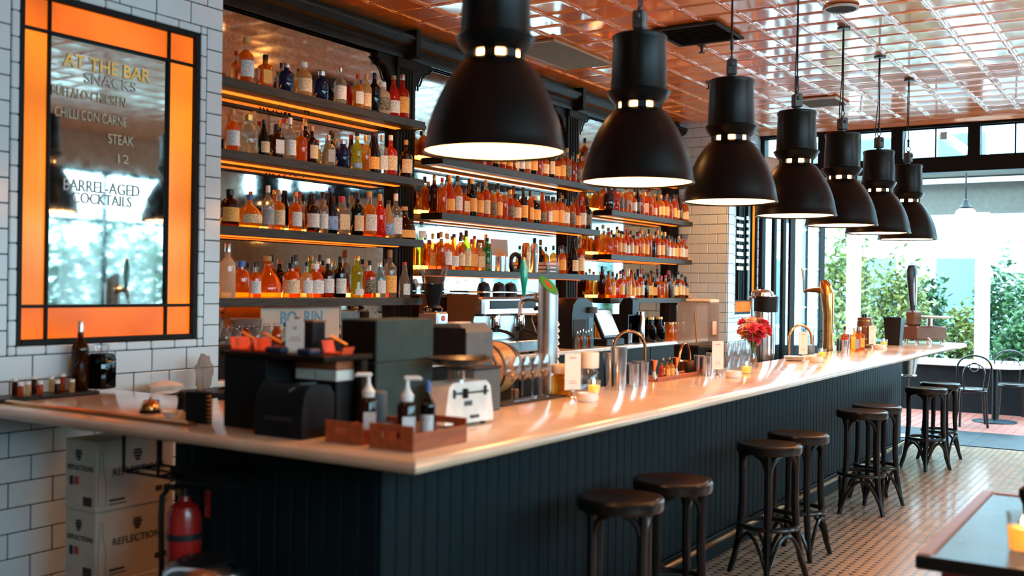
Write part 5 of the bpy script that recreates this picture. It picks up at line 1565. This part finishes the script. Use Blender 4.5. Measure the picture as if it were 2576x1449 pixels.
# ---- bronze cobra tap at the far end
q = aty(2088, 868, 2.84)
t = thing('cobra_tap', 'curved bronze cobra beer tap rising from behind the bar', 'beer tap', (q.x, 2.86, .901), 0)
part('column', MB().tube([(0, 0, 0), (0, 0, .30), (0, 0, .55), (0, .01, .72), (0, .03, .80), (0, .05, .86)], [.055, .048, .052, .065, .058, .035], 14), 'brass', t)
part('spout', MB().tube([(0, .02, .76), (0, .12, .77), (0, .20, .765), (0, .24, .75)], [.045, .025, .016, .012], 10), 'brass', t)
part('handle', MB().tube([(0, .235, .75), (0, .24, .84), (0, .26, .98)], [.010, .009, .011], 8), 'steel', t)
part('mirror_badge', MB().cyl(.035, 0, .006, 20).xf(Matrix.Translation((.0, -.015, .845)) @ Matrix.Rotation(.9, 4, 'X')), 'chrome', t)
# ---- far end: bottles, standing cask, black box, counter scale
for k, (px, sty, b, l, c, h, lb) in enumerate(((2142, 'round', 'liq_deep', None, 'cap_black', .24, 'amber round bottle with black stopper behind the steel cups'), (2150, 'square', 'liq_amber', 'lab_grey', 'cap_silver', .22, 'square amber bottle with grey label at the far bar end'), (2163, 'square', 'liq_amber', 'lab_orange', 'cap_silver', .22, 'square amber bottle with orange label at the far bar end'))):
    q = at(px, 878)
    bottle(9.72 + k * .27, 2.60 if k != 1 else 2.58, Z1, sty, b, l, c, h, lb, None, -.6, 'spirit_bottle')
q = at(2184, 873)
t = thing('standing_cask', 'small upright oak cask with brass bands at the far bar end', 'barrel', (10.72, 2.67, Z1))
part('staves', MB().lathe([(0, 0), (.07, 0), (.078, .08), (.08, .15), (.078, .22), (.07, .30), (0, .30)], 20), 'oak_dark', t)
for zz, r in ((.03, .0745), (.09, .0795), (.21, .0795), (.27, .0745)):
    part('hoop', MB().lathe([(r - .003, zz - .007), (r + .0015, zz - .007), (r + .0015, zz + .007), (r - .003, zz + .007), (r - .003, zz - .007)], 22), 'brass', t)
part('stopper', MB().cyl(.012, .30, .335, 10, (.03, 0, 0)).cyl(.012, .30, .335, 10, (-.03, .01, 0)), 'black_plastic', t)
t = thing('napkin_bin', 'tapered black box near the far bar end', 'box', (11.50, 2.56, Z1), 0)
part('box_body', MB().lathe([(0, 0), (.085, 0), (.11, .255), (.104, .255), (.08, .01), (0, .01)], 4, a0=PI / 4, sq=0).xf(Matrix.Scale(1.15, 4)), 'black_plastic', t, smooth=10)
t = thing('counter_scale', 'vintage counter scale with tall oval dial head and flat pan', 'scale', (12.24, 2.42, Z1), -.6)
part('feet', MB().cyl(.02, 0, .04, 10, (-.16, -.08, 0)).cyl(.02, 0, .04, 10, (.2, -.08, 0)).cyl(.02, 0, .04, 10, (-.16, .08, 0)).cyl(.02, 0, .04, 10, (.2, .08, 0)), 'chrome', t)
part('base', MB().rbox(-.21, .24, -.12, .12, .04, .19, .015), 'oak_dark', t)
part('base_side', MB().rbox(.235, .245, -.10, .10, .06, .17, .004), 'chrome', t)
part('collar', MB().rbox(-.20, -.06, -.06, .06, .19, .36, .02), 'oak_dark', t)
part('dial_head', MB().lathe([(0, 0), (.035, 0), (.05, .15), (.07, .36), (.068, .45), (.05, .50), (0, .52)], 20).xf(Matrix.Translation((-.14, 0, .36)) @ Matrix.Rotation(-.05, 4, 'Y') @ Matrix.Scale(.6, 4, (0, 1, 0))), 'dark_steel', t)
part('dial_glass', MB().lathe([(0, .06), (.028, .06), (.052, .36), (.04, .46), (0, .47)], 20).xf(Matrix.Translation((-.135, -.012, .36)) @ Matrix.Rotation(-.05, 4, 'Y') @ Matrix.Scale(.6, 4, (0, 1, 0))), 'chrome', t)
part('pan_neck', MB().cyl(.03, .19, .27, 12, (.10, 0, 0)), 'chrome', t)
part('pan', MB().lathe([(0, .27), (.18, .275), (.21, .295), (.205, .298), (.175, .282), (0, .277)], 30).xf(Matrix.Translation((.13, 0, 0))), 'white_enamel', t)
solo('salt_pot', MB().lathe([(0, 0), (.03, 0), (.032, .04), (.02, .055), (.012, .06), (.014, .075), (0, .078)], 16), 'chrome', 'small round silver salt pot before the counter scale', 'pot', (11.95, 2.30, Z1))

# ================================================================== things on the back counter
ZK = 1.073
t = thing('counter_riser', 'dark stepped riser at the sign end of the back counter', 'riser', (4.95, 5.06, ZK))
part('box_body', MB().rbox(-.74, .74, -.17, .13, 0, .20, .004), 'dark_wood', t)
for k in range(7):
    q = aty(566 + k * 26, 860, 4.98)
    t = thing('clip_jar', 'small clip-top glass jar on the back counter riser, %s from sign side' % ORD[k], 'jar', (q.x, 4.98, ZK + .2005), 0, 'clip-top jars on the riser')
    part('jar', MB().lathe([(0, 0), (.030, 0), (.032, .006), (.032, .075), (.022, .09), (.022, .105), (0, .105)], 16), ('liq_clear', 'liq_deep')[k % 3 == 2], t)
    part('lid', MB().lathe([(0, .105), (.024, .105), (.026, .115), (.018, .128), (0, .13)], 16), 'glass_clear' if k < 6 else 'cap_blue', t)
    part('clip', MB().ring((0, 0, .104), .025, .002, 14, 5), 'steel', t)
q = aty(617, 830, 5.12)
t = thing('plastic_tub', 'translucent plastic tub behind the clip-top jars', 'tub', (q.x, 5.11, ZK + .2005))
part('tub', MB().lathe([(0, 0), (.085, 0), (.10, .145), (.096, .145), (.082, .006), (0, .006)], 22), 'plastic_clear', t)
part('lid', MB().lathe([(0, .145), (.105, .145), (.107, .158), (0, .16)], 22), 'plastic_clear', t)
pa, pb = aty(662, 770, 5.20), aty(858, 834, 5.20)  # solid board stands for a menu board reflected in the mirror
t = thing('reflection_board', 'tan board with blue letters imitating a reflection in the mirror', 'board', ((pa.x + pb.x) / 2, 5.225, ZK + .0), 0)
t.location.z = ZK
hw = (pb.x - pa.x) / 2
part('board', MB().rbox(-hw, hw, -.006, .006, 0, .425, .002), 'poster_tan', t)
pc = aty(757, 800, 5.22)
me = text_mesh('lettering', 'BO  RIN', .12, 'print_blue', .0006, .004)
part('lettering', me, None, t, (.0, -.0075, pc.z - ZK))
# coffee grinder
q = aty(1090, 760, 4.99)
t = thing('coffee_grinder', 'coffee grinder with clear hopper, black neck and steel body', 'grinder', (q.x, 4.99, ZK))
part('body', MB().rbox(-.075, .075, -.10, .10, 0, .38, .015), 'steel_soft', t)
part('emblem', MB().cyl(.022, 0, .004, 18).xf(Matrix.Translation((0, -.10, .33)) @ Matrix.Rotation(PI / 2, 4, 'X')), 'red_orange', t)
part('collar', MB().lathe([(.05, .38), (.075, .385), (.08, .41), (.05, .43), (0, .43)], 22), 'chrome', t)
part('neck', MB().lathe([(0, .43), (.045, .43), (.075, .55), (.085, .60), (0, .60)], 22), 'black_plastic', t)
part('hopper', MB().lathe([(.082, .60), (.125, .745), (.12, .745), (.078, .60), (.082, .60)], 24), 'glass_clear', t)
part('beans', MB().lathe([(0, .601), (.078, .601), (.095, .66), (0, .66)], 20), 'oak_dark', t)
part('fork', MB().tube([(-.03, -.10, .24), (-.03, -.18, .23)], .006, 6).tube([(.03, -.10, .24), (.03, -.18, .23)], .006, 6), 'chrome', t)
# coupe rack
ra, rb = aty(1092, 750, 5.16), aty(1192, 750, 5.16)
t = thing('glass_rack', 'narrow dark wooden rack carrying coupe glasses', 'rack', ((ra.x + rb.x) / 2 + .06, 5.255, ZK))
rw = (rb.x - ra.x) / 2 + .06
part('rack_board', MB().rbox(-rw, rw, -.06, .06, .49, .515, .003), 'oak_dark', t)
part('rack_leg', MB().rbox(-rw, -rw + .02, -.06, .06, 0, .49, .002), 'oak_dark', t)
part('rack_leg', MB().rbox(rw - .02, rw, -.06, .06, 0, .49, .002), 'oak_dark', t)
part('rack_back', MB().box(-rw + .02, rw - .02, .045, .055, .10, .49), 'oak_dark', t)
for k in range(6):
    c = thing('coupe_glass', 'coupe glass on the narrow rack above the coffee machine, %s from the grinder' % ORD[k], 'glass', ((ra.x + rb.x) / 2 + .06 - rw + .06 + k * (2 * rw - .12) / 5, 5.255 - (.01 if k % 2 else -.01), ZK + .5155), 0, 'coupe glasses on the rack')
    part('bowl', MB().lathe([(.004, .08), (.03, .09), (.044, .115), (.046, .13), (.044, .13), (.041, .115), (.028, .093), (0, .084)], 18), 'glass_clear', c)
    part('stem', MB().cyl(.0035, .004, .082, 8), 'glass_clear', c)
    part('foot', MB().lathe([(0, 0), (.03, 0), (.03, .002), (0, .006)], 18), 'glass_clear', c)
# espresso machine
_q = 0
ea, eb = aty(1176, 800, 4.98), aty(1322, 800, 4.98)
ew = (eb.x - ea.x) / 2
t = thing('espresso_machine', 'chrome two-group espresso machine with black cup tray on top', 'coffee machine', ((ea.x + eb.x) / 2, 5.02, ZK))
part('drip_tray', MB().rbox(-ew, ew, -.21, .16, .02, .12, .01), 'steel', t)
part('back_panel', MB().rbox(-ew + .03, ew - .03, .0, .14, .12, .50, .01), 'steel_soft', t)
part('head_box', MB().rbox(-ew, ew, -.20, .15, .34, .50, .02), 'steel', t)
part('side_panel', MB().prism([(-.22, .02), (.16, .02), (.16, .52), (-.16, .52), (-.10, .30)], -ew - .02, -ew, 'x'), 'oak_dark', t)
part('side_panel', MB().prism([(-.22, .02), (.16, .02), (.16, .52), (-.16, .52), (-.10, .30)], ew, ew + .02, 'x'), 'oak_dark', t)
part('cup_rail', MB().tube([(-ew, -.19, .54), (ew, -.19, .54), (ew, .14, .54), (-ew, .14, .54)], .007, 6, True), 'chrome', t)
for s in (-.42, .1, .5):
    part('black_cover', MB().lathe([(0, .50), (.055, .50), (.06, .56), (.045, .61), (0, .63)], 16), 'black_plastic', t, (s * ew, -.02, 0))
for s in (-.45, .4):
    g = part('group_head', MB().lathe([(0, .24), (.045, .24), (.05, .29), (.04, .35), (0, .35)], 18), 'chrome', t, (s * ew, -.15, 0))
    part('portafilter', MB().cyl(.038, .205, .24, 16).tube([(0, -.03, .222), (.03, -.10, .205), (.05, -.17, .17)], [.012, .013, .017], 8), 'black_plastic', g)
part('control_panel', MB().rbox(-ew * .8, ew * .8, -.205, -.198, .40, .47, .002), 'black_plastic', t)
part('steam_wand', MB().tube([(ew * .85, -.18, .36), (ew * .87, -.23, .33), (ew * .88, -.25, .16)], .008, 8), 'chrome', t)
part('knob', MB().ball((ew * .85, -.215, .40), .022, 10, 6), 'black_plastic', t)
part('foot', MB().cyl(.025, 0, .022, 10, (-ew * .85, -.15, 0)).cyl(.025, 0, .022, 10, (ew * .85, -.15, 0)).cyl(.025, 0, .022, 10, (-ew * .85, .1, 0)).cyl(.025, 0, .022, 10, (ew * .85, .1, 0)), 'black_plastic', t)
qa = aty(1347, 820, 4.98)
t = thing('wine_crate', 'dark brown wooden crate standing on end behind the beer column', 'crate', (qa.x + .07, 5.0, ZK))
for k in range(4):
    part('slat', MB().rbox(-.10, .10, -.10, .10, k * .085 + .004, k * .085 + .078, .003), 'oak_dark', t)
part('corner_post', MB().box(-.09, -.07, -.09, .09, .0, .34).box(.07, .09, -.09, .09, 0, .34), 'dark_wood', t)
# capsule machine with small bottles before it
qa, qb = aty(1412, 820, 5.02), aty(1475, 820, 5.02)
mx = (qa.x + qb.x) / 2
t = thing('drink_machine', 'black rounded drink machine next to the order screen', 'machine', (mx + .02, 5.06, ZK))
part('body', MB().prism([(-.22, 0), (.22, 0), (.22, .36), (.17, .45), (.05, .49), (-.12, .48), (-.20, .42), (-.22, .34)], -.13, .13, 'y'), 'black_plastic', t)
part('alcove', MB().rbox(-.20, .06, -.135, -.131, .02, .28, .002), 'vent_dark', t)
part('side_panel', MB().rbox(.10, .20, -.136, -.131, .05, .30, .003), 'dark_steel', t)
part('dispensing_head', MB().lathe([(0, 0), (.05, 0), (.05, .06), (0, .06)], 14), 'grey_plastic', t, (.15, -.15, .34))
for k in range(6):
    bottle(mx - .20 + k * .055, 4.87, ZK, 'round', ('liq_clear', 'liq_deep', 'liq_sky')[k % 3], None, 'cap_silver', .17 + .01 * (k % 3), 'small mixer bottle before the black drink machine, %s from sign side' % ORD[k], 'mixer bottles before the drink machine', None, 'mixer_bottle')
# order screen
qa = aty(1517, 830, 5.0)
t = thing('order_screen', 'tilted touch screen order terminal on a black stand', 'screen', (qa.x + .06, 5.0, ZK), .0)
part('base', MB().rbox(-.20, .20, -.12, .13, 0, .07, .01), 'black_plastic', t)
part('housing', MB().rbox(-.19, .19, -.02, .02, 0, .33, .008).xf(Matrix.Translation((0, -.07, .07)) @ Matrix.Rotation(-.45, 4, 'X')), 'black_plastic', t)
part('display', MB().box(-.17, .17, -.0225, -.0205, .03, .31).xf(Matrix.Translation((0, -.07, .07)) @ Matrix.Rotation(-.45, 4, 'X')), 'screen_grey', t)
part('note', MB().box(-.08, -.02, -.1235, -.1215, .015, .06), 'paper', t)
qa = aty(1562, 830, 5.0)
t = thing('utensil_box', 'black open-fronted box holding cups beside the order screen', 'box', (qa.x + .17, 5.04, ZK))
part('box_body', MB().box(-.16, -.145, -.12, .12, 0, .30).box(.145, .16, -.12, .12, 0, .30).box(-.145, .145, .10, .12, 0, .30).box(-.145, .145, -.12, .10, .0, .012).box(-.16, .16, -.12, .12, .30, .312), 'black_plastic', t)
qx = qa.x + .17
t = thing('straw_cup', 'steel cup of dark blue straws in the black open box', 'cup', (qx - .05, 4.97, ZK + .0125))
part('cup', MB().lathe([(0, 0), (.04, 0), (.045, .12), (.042, .12), (.037, .006), (0, .006)], 18), 'steel_soft', t)
for k in range(9):
    a = 2 * PI * k / 9
    part('straw', MB().tube([(.012 * math.cos(a), .012 * math.sin(a), .008), (.035 * math.cos(a), .035 * math.sin(a), .20)], .003, 5), 'navy', t)
t = thing('docket_printer', 'black docket printer with paper roll on top of the open box', 'printer', (qx - .02, 4.985, ZK + .3125))
part('body', MB().prism([(-.08, 0), (.08, 0), (.08, .10), (.03, .17), (-.05, .18), (-.08, .15)], -.07, .07, 'x').xf(Matrix.Translation((0, 0, 0))), 'black_plastic', t)
part('paper_roll', MB().cyl(.035, -.05, .05, 16).xf(Matrix.Translation((.0, -.02, .165)) @ Matrix.Rotation(PI / 2, 4, 'Y')), 'paper', t)
qa = aty(1593, 830, 4.90)
solo('steel_flask', MB().lathe([(0, 0), (.034, 0), (.036, .01), (.036, .27), (.028, .29), (.028, .34), (0, .345)], 20), 'steel', 'slim steel vacuum flask by the black open box', 'flask', (qa.x + .16, 4.88, ZK))
for k in range(2):
    qa = aty(1618 + k * 22, 840, 4.95)
    t = thing('syrup_jar', 'dark syrup jar with gold lid on the back counter, %s from sign side' % ORD[k], 'jar', (qa.x + .15, 4.95 + .0 * k, ZK), 0, 'dark syrup jars')
    part('jar', MB().lathe([(0, 0), (.08, 0), (.085, .01), (.085, .15), (.05, .19), (.05, .25), (0, .25)], 20), 'liq_black', t)
    part('lid', MB().lathe([(0, .25), (.055, .25), (.055, .275), (0, .28)], 20), 'brass', t)
for k in range(3):
    qa = aty(1668 + k * 14, 840, 4.92)
    t = thing('preserve_jar', 'amber preserve jar at the far end of the back counter, %s from sign side' % ORD[k], 'jar', (qa.x + .16, 4.92, ZK), 0, 'amber preserve jars')
    part('jar', MB().lathe([(0, 0), (.055, 0), (.06, .01), (.06, .16), (.05, .18), (.05, .19), (0, .19)], 18), 'liq_amber', t)
    part('lid', MB().lathe([(0, .19), (.055, .19), (.055, .21), (0, .215)], 18), 'brass', t)
# ================================================================== terrace and beyond
struct('floor_terrace', MB().box(13.52, 15.7, -6, 8, -.12, -.004), 'terrace_brick')
tr = bpy.data.objects['floor_terrace']
brick = MB().rbox(.004, .226, .004, .108, -.02, .002, .003).mesh('paver', 'terrace_brick', 30)
cnt = 0
for i in range(9):
    for j in range(30):
        x, y = 13.53 + i * .23, .55 + j * .112 + (.0 if i % 2 else .0)
        if y < 3.2 and cnt < 295:
            part('paver', brick, None, tr, (x, y, 0))
            cnt += 1
struct('ground_street', MB().box(15.7, 60, -40, 40, -.2, -.02), 'concrete')
struct('ground_side', MB().box(-20, 15.7, -30, YB - .26, -.2, -.02), 'concrete')
# low dark wall with white ledge round the terrace
t = thing('ledge_wall', 'low black wall with a wide white ledge beyond the terrace', 'wall', (15.95, 1.0, 0))
part('wall_body', MB().box(-.20, .28, -7, 7, -.02, .64), 'black_frame', t)
part('ledge', MB().rbox(-.26, .42, -7, 7, .64, .70, .01), 'white_paint', t)
t = thing('white_post', 'slim white post holding up the terrace awning', 'post', (16.55, 2.45, 0))
part('shaft', MB().rbox(-.09, .09, -.09, .09, -.02, 2.84, .01), 'white_paint', t)
part('base_block', MB().rbox(-.13, .13, -.13, .13, -.02, .16, .01), 'white_paint', t)
t = thing('white_post', 'slim white post behind the bushy shrub on the terrace edge', 'post', (16.75, 4.35, 0))
part('shaft', MB().rbox(-.09, .09, -.09, .09, -.02, 3.30, .01), 'white_paint', t)
part('base_block', MB().rbox(-.13, .13, -.13, .13, -.02, .16, .01), 'white_paint', t)
t = thing('awning', 'grey-beige cloth awning along the street edge of the terrace', 'awning', (16.6, 1.0, 3.3))
part('canopy', MB().prism([(-.35, .16), (.3, .03), (.3, .06), (-.35, .19)], -7, 7, 'y'), 'awning_cloth', t)
part('valance', MB().box(.28, .31, -7, 7, -.45, .05), 'awning_cloth', t)
part('cross_beam', MB().rbox(-.02, .06, -7, 7, .0, .07, .004), 'white_paint', t)
t = thing('lamp_beam', 'slim white pergola beam carrying the terrace lamp', 'beam', (15.0, 2.44, 3.515))
part('beam', MB().rbox(-1.60, 1.5, -.04, .04, 0, .09, .004), 'white_paint', t)
t = thing('globe_lamp', 'round glass pendant lamp hanging over the terrace', 'lamp', (15.0, 2.44, 3.51))
part('stem', MB().tube([(0, 0, 0), (0, 0, -.60)], .012, 8), 'black_frame', t)
part('gallery', MB().lathe([(0, -.58), (.03, -.60), (.05, -.66), (.09, -.70), (.09, -.72), (0, -.72)], 18), 'black_frame', t)
part('globe', MB().lathe([(.08, -.715), (.12, -.75), (.135, -.80), (.13, -.86), (.09, -.92), (.03, -.96), (0, -.965)], 22), 'globe_glow', t)
# cafe table and chairs on the terrace
p = at(2510, 1060, 0)
t = thing('cafe_table', 'round-footed cafe table on the terrace behind the chairs', 'table', (14.75, 2.02, .0025))
part('foot', MB().lathe([(0, 0), (.27, 0), (.27, .012), (.05, .03), (0, .03)], 32), 'slate', t)
part('pedestal', MB().cyl(.035, .03, .70, 14), 'black_frame', t)
part('table_top', MB().lathe([(0, .70), (.33, .70), (.335, .71), (.33, .725), (0, .725)], 36), 'white_paint', t)
votive('small orange candle glass on the round terrace table', (14.70, 2.10, .728), .035, .07)
def cafe_chair(label, loc, rot):
    t = thing('cafe_chair', label, 'chair', loc, rot, 'bentwood cafe chairs on the terrace')
    part('seat', MB().lathe([(0, .445), (.17, .445), (.19, .45), (.19, .462), (.17, .468), (0, .462)], 28), 'bent_wood', t)
    part('seat_ring', MB().ring((0, 0, .44), .185, .016, 28, 8), 'bent_wood', t)
    for sx in (-1, 1):
        part('leg', MB().tube([(sx * .14, -.13, .44), (sx * .15, -.16, .2), (sx * .175, -.19, 0)], .015, 8), 'bent_wood', t)
        part('leg', MB().tube([(sx * .14, .15, .44), (sx * .15, .18, .2), (sx * .16, .22, 0)], .015, 8), 'bent_wood', t)
    arch = [(-.165, .16, .44), (-.185, .19, .60), (-.195, .215, .74)] + [(.195 * math.cos(a), .225 + .015 * math.sin(a), .74 + .15 * math.sin(a)) for a in [PI - PI * i / 12 for i in range(1, 12)]] + [(.195, .215, .74), (.185, .19, .60), (.165, .16, .44)]
    part('back_bow', MB().tube(arch, .013, 8), 'bent_wood', t)
    inner = [(-.11, .17, .455), (-.125, .20, .62)] + [(.125 * math.cos(a), .215, .66 + .13 * math.sin(a)) for a in [PI - PI * i / 10 for i in range(1, 10)]] + [(.125, .20, .62), (.11, .17, .455)]
    part('inner_bow', MB().tube(inner, .009, 6), 'bent_wood', t)
    part('back_ring', MB().tube([(.055 * math.cos(a), .222, .745 + .055 * math.sin(a)) for a in [2 * PI * i / 16 for i in range(16)]], .007, 6, True), 'bent_wood', t)
cafe_chair('dark bentwood cafe chair with its back to the bar room, at the terrace table', (14.16, 2.20, .0025), PI / 2 + .25)
cafe_chair('dark bentwood cafe chair on the street side of the terrace table', (15.34, 1.90, .0025), -PI / 2 + .2)

# planting behind the ledge
def leaves(n, cx, cz, rx, ry, rz, size, seed):
    r = random.Random(seed)
    m = MB()
    for _ in range(n):
        while True:
            x, y, z = r.uniform(-1, 1), r.uniform(-1, 1), r.uniform(-1, 1)
            d = x * x + y * y + z * z
            if .25 < d < 1:
                break
        k = .75 + .35 * math.sin(5 * x + seed) * math.sin(6 * y + 2 * z)
        c = Vector((x * rx * k, y * ry * k, cz + z * rz * k))
        a, b = r.uniform(0, 2 * PI), r.uniform(-.9, .9)
        d1 = Vector((math.cos(a) * math.cos(b), math.sin(a) * math.cos(b), math.sin(b))) * size * r.uniform(.7, 1.3)
        d2 = d1.cross(Vector((r.uniform(-1, 1), r.uniform(-1, 1), r.uniform(-1, 1)))).normalized() * size * .26
        up = d1.cross(d2).normalized() * size * .10
        m.add([c, c + d1 * .5 + d2, c + d1, c + d1 * .5 - d2, c + d1 * .5 + up], [(0, 1, 4), (1, 2, 4), (2, 3, 4), (3, 0, 4)])
    return m
def shrub(label, loc, rx, ry, rz, n, size, m, seed, kind='shrub'):
    t = thing('leafy_shrub', label, kind, loc, 0, 'planting along the street edge')
    part('foliage', leaves(n, 0, rz + .1, rx, ry, rz, size, seed), m, t, smooth=0, kind='stuff')
    st = MB()
    r = random.Random(seed)
    for k in range(6):
        a = r.uniform(0, 6.28)
        st.tube([(.05 * math.cos(a), .05 * math.sin(a), -.02), (.3 * rx * math.cos(a), .3 * ry * math.sin(a), rz * .8), (.6 * rx * math.cos(a), .6 * ry * math.sin(a), rz * 1.4)], [.018, .013, .006], 5)
    part('stems', st, 'bark', t)
def plant_at(px, py_top, py_bot, x, wpx, n, size, m, seed, label, kind='shrub'):
    top, bot = atx(px, py_top, x), atx(px, py_bot, x)
    k = depth(top) / F_PX
    hz = max(.3, top.z / 2 + .02)
    shrub(label, (x, top.y, 0), .24 if x == 16.98 else .45, wpx * k / 2 / .82, hz, n, size, m, seed, kind)
plant_at(2260, 640, 870, 17.0, 150, 1500, .12, 'leaf_yellow', 3, 'yellow-green bushy shrub beyond the ledge, behind the tall tap', 'shrub')
plant_at(2330, 665, 900, 18.0, 130, 1000, .13, 'leaf_green', 5, 'green shrub growing behind the yellow-green one past the ledge')
plant_at(2525, 650, 900, 17.75, 150, 1500, .12, 'leaf_green', 8, 'tall green shrub beside the white awning post')
plant_at(2418, 770, 900, 16.98, 70, 900, .11, 'leaf_yellow', 12, 'low yellowish bush right behind the white ledge')
plant_at(2560, 800, 930, 16.98, 120, 900, .11, 'leaf_green', 15, 'low leafy bush in front of the tall shrub past the ledge')
plant_at(2680, 620, 930, 18.6, 220, 1500, .13, 'leaf_green', 18, 'broad green shrub further along the ledge')
plant_at(2130, 560, 800, 19.5, 160, 1200, .16, 'leaf_yellow', 21, 'pale leafy tree on the far side of the path', 'tree')
# pale buildings across the street
def house(label, x, y0, y1, h, m, cols, rows, glass='facade_glass'):
    t = thing('street_building', label, 'building', (x, (y0 + y1) / 2, 0), 0, 'pale buildings across the street')
    w = (y1 - y0) / 2
    part('front_wall', MB().box(0, 4, -w, w, -.02, h), m, t)
    part('parapet', MB().rbox(-.12, 4.1, -w - .1, w + .1, h, h + .3, .02), 'white_paint', t)
    for r in range(rows):
        for c in range(cols):
            y = -w + (c + .5) * 2 * w / cols
            z = .7 + r * 3.0
            f = part('window_frame', MB().rbox(-.06, .02, y - w / cols * .62, y + w / cols * .62, z, z + 1.9, .01), 'white_paint', t)
            part('pane', MB().box(-.075, -.062, y - w / cols * .54, y + w / cols * .54, z + .08, z + 1.82), glass, f)
    part('door', MB().rbox(-.05, .02, w * .12, w * .12 + 1.0, 0, .68, .01), 'facade_glass', t)
house('pale blue-grey building with white-framed windows seen past the shrubs', 27, 1.5, 9.5, 6.5, 'facade', 4, 2)
house('white low building at the left of the street view', 30, 10.5, 19, 4.0, 'white_paint', 4, 1)
house('tall grey building at the right end of the street view', 29, -9, .8, 8, 'facade', 5, 2)
# greenery and a hedge on the street side, seen in mirrors and placed to block some sky light
for k, (x, y) in enumerate(((-2.4, -6.2), (.6, -6.6), (9.3, -5.4), (12, -6.5))):
    shrub('big dark hedge bush outside the street windows, %s along the wall' % ORD[k], (x, y, 0), 1.5, .9, 1.25 + .1 * k, 1400, .2, 'leaf_green', 40 + k)
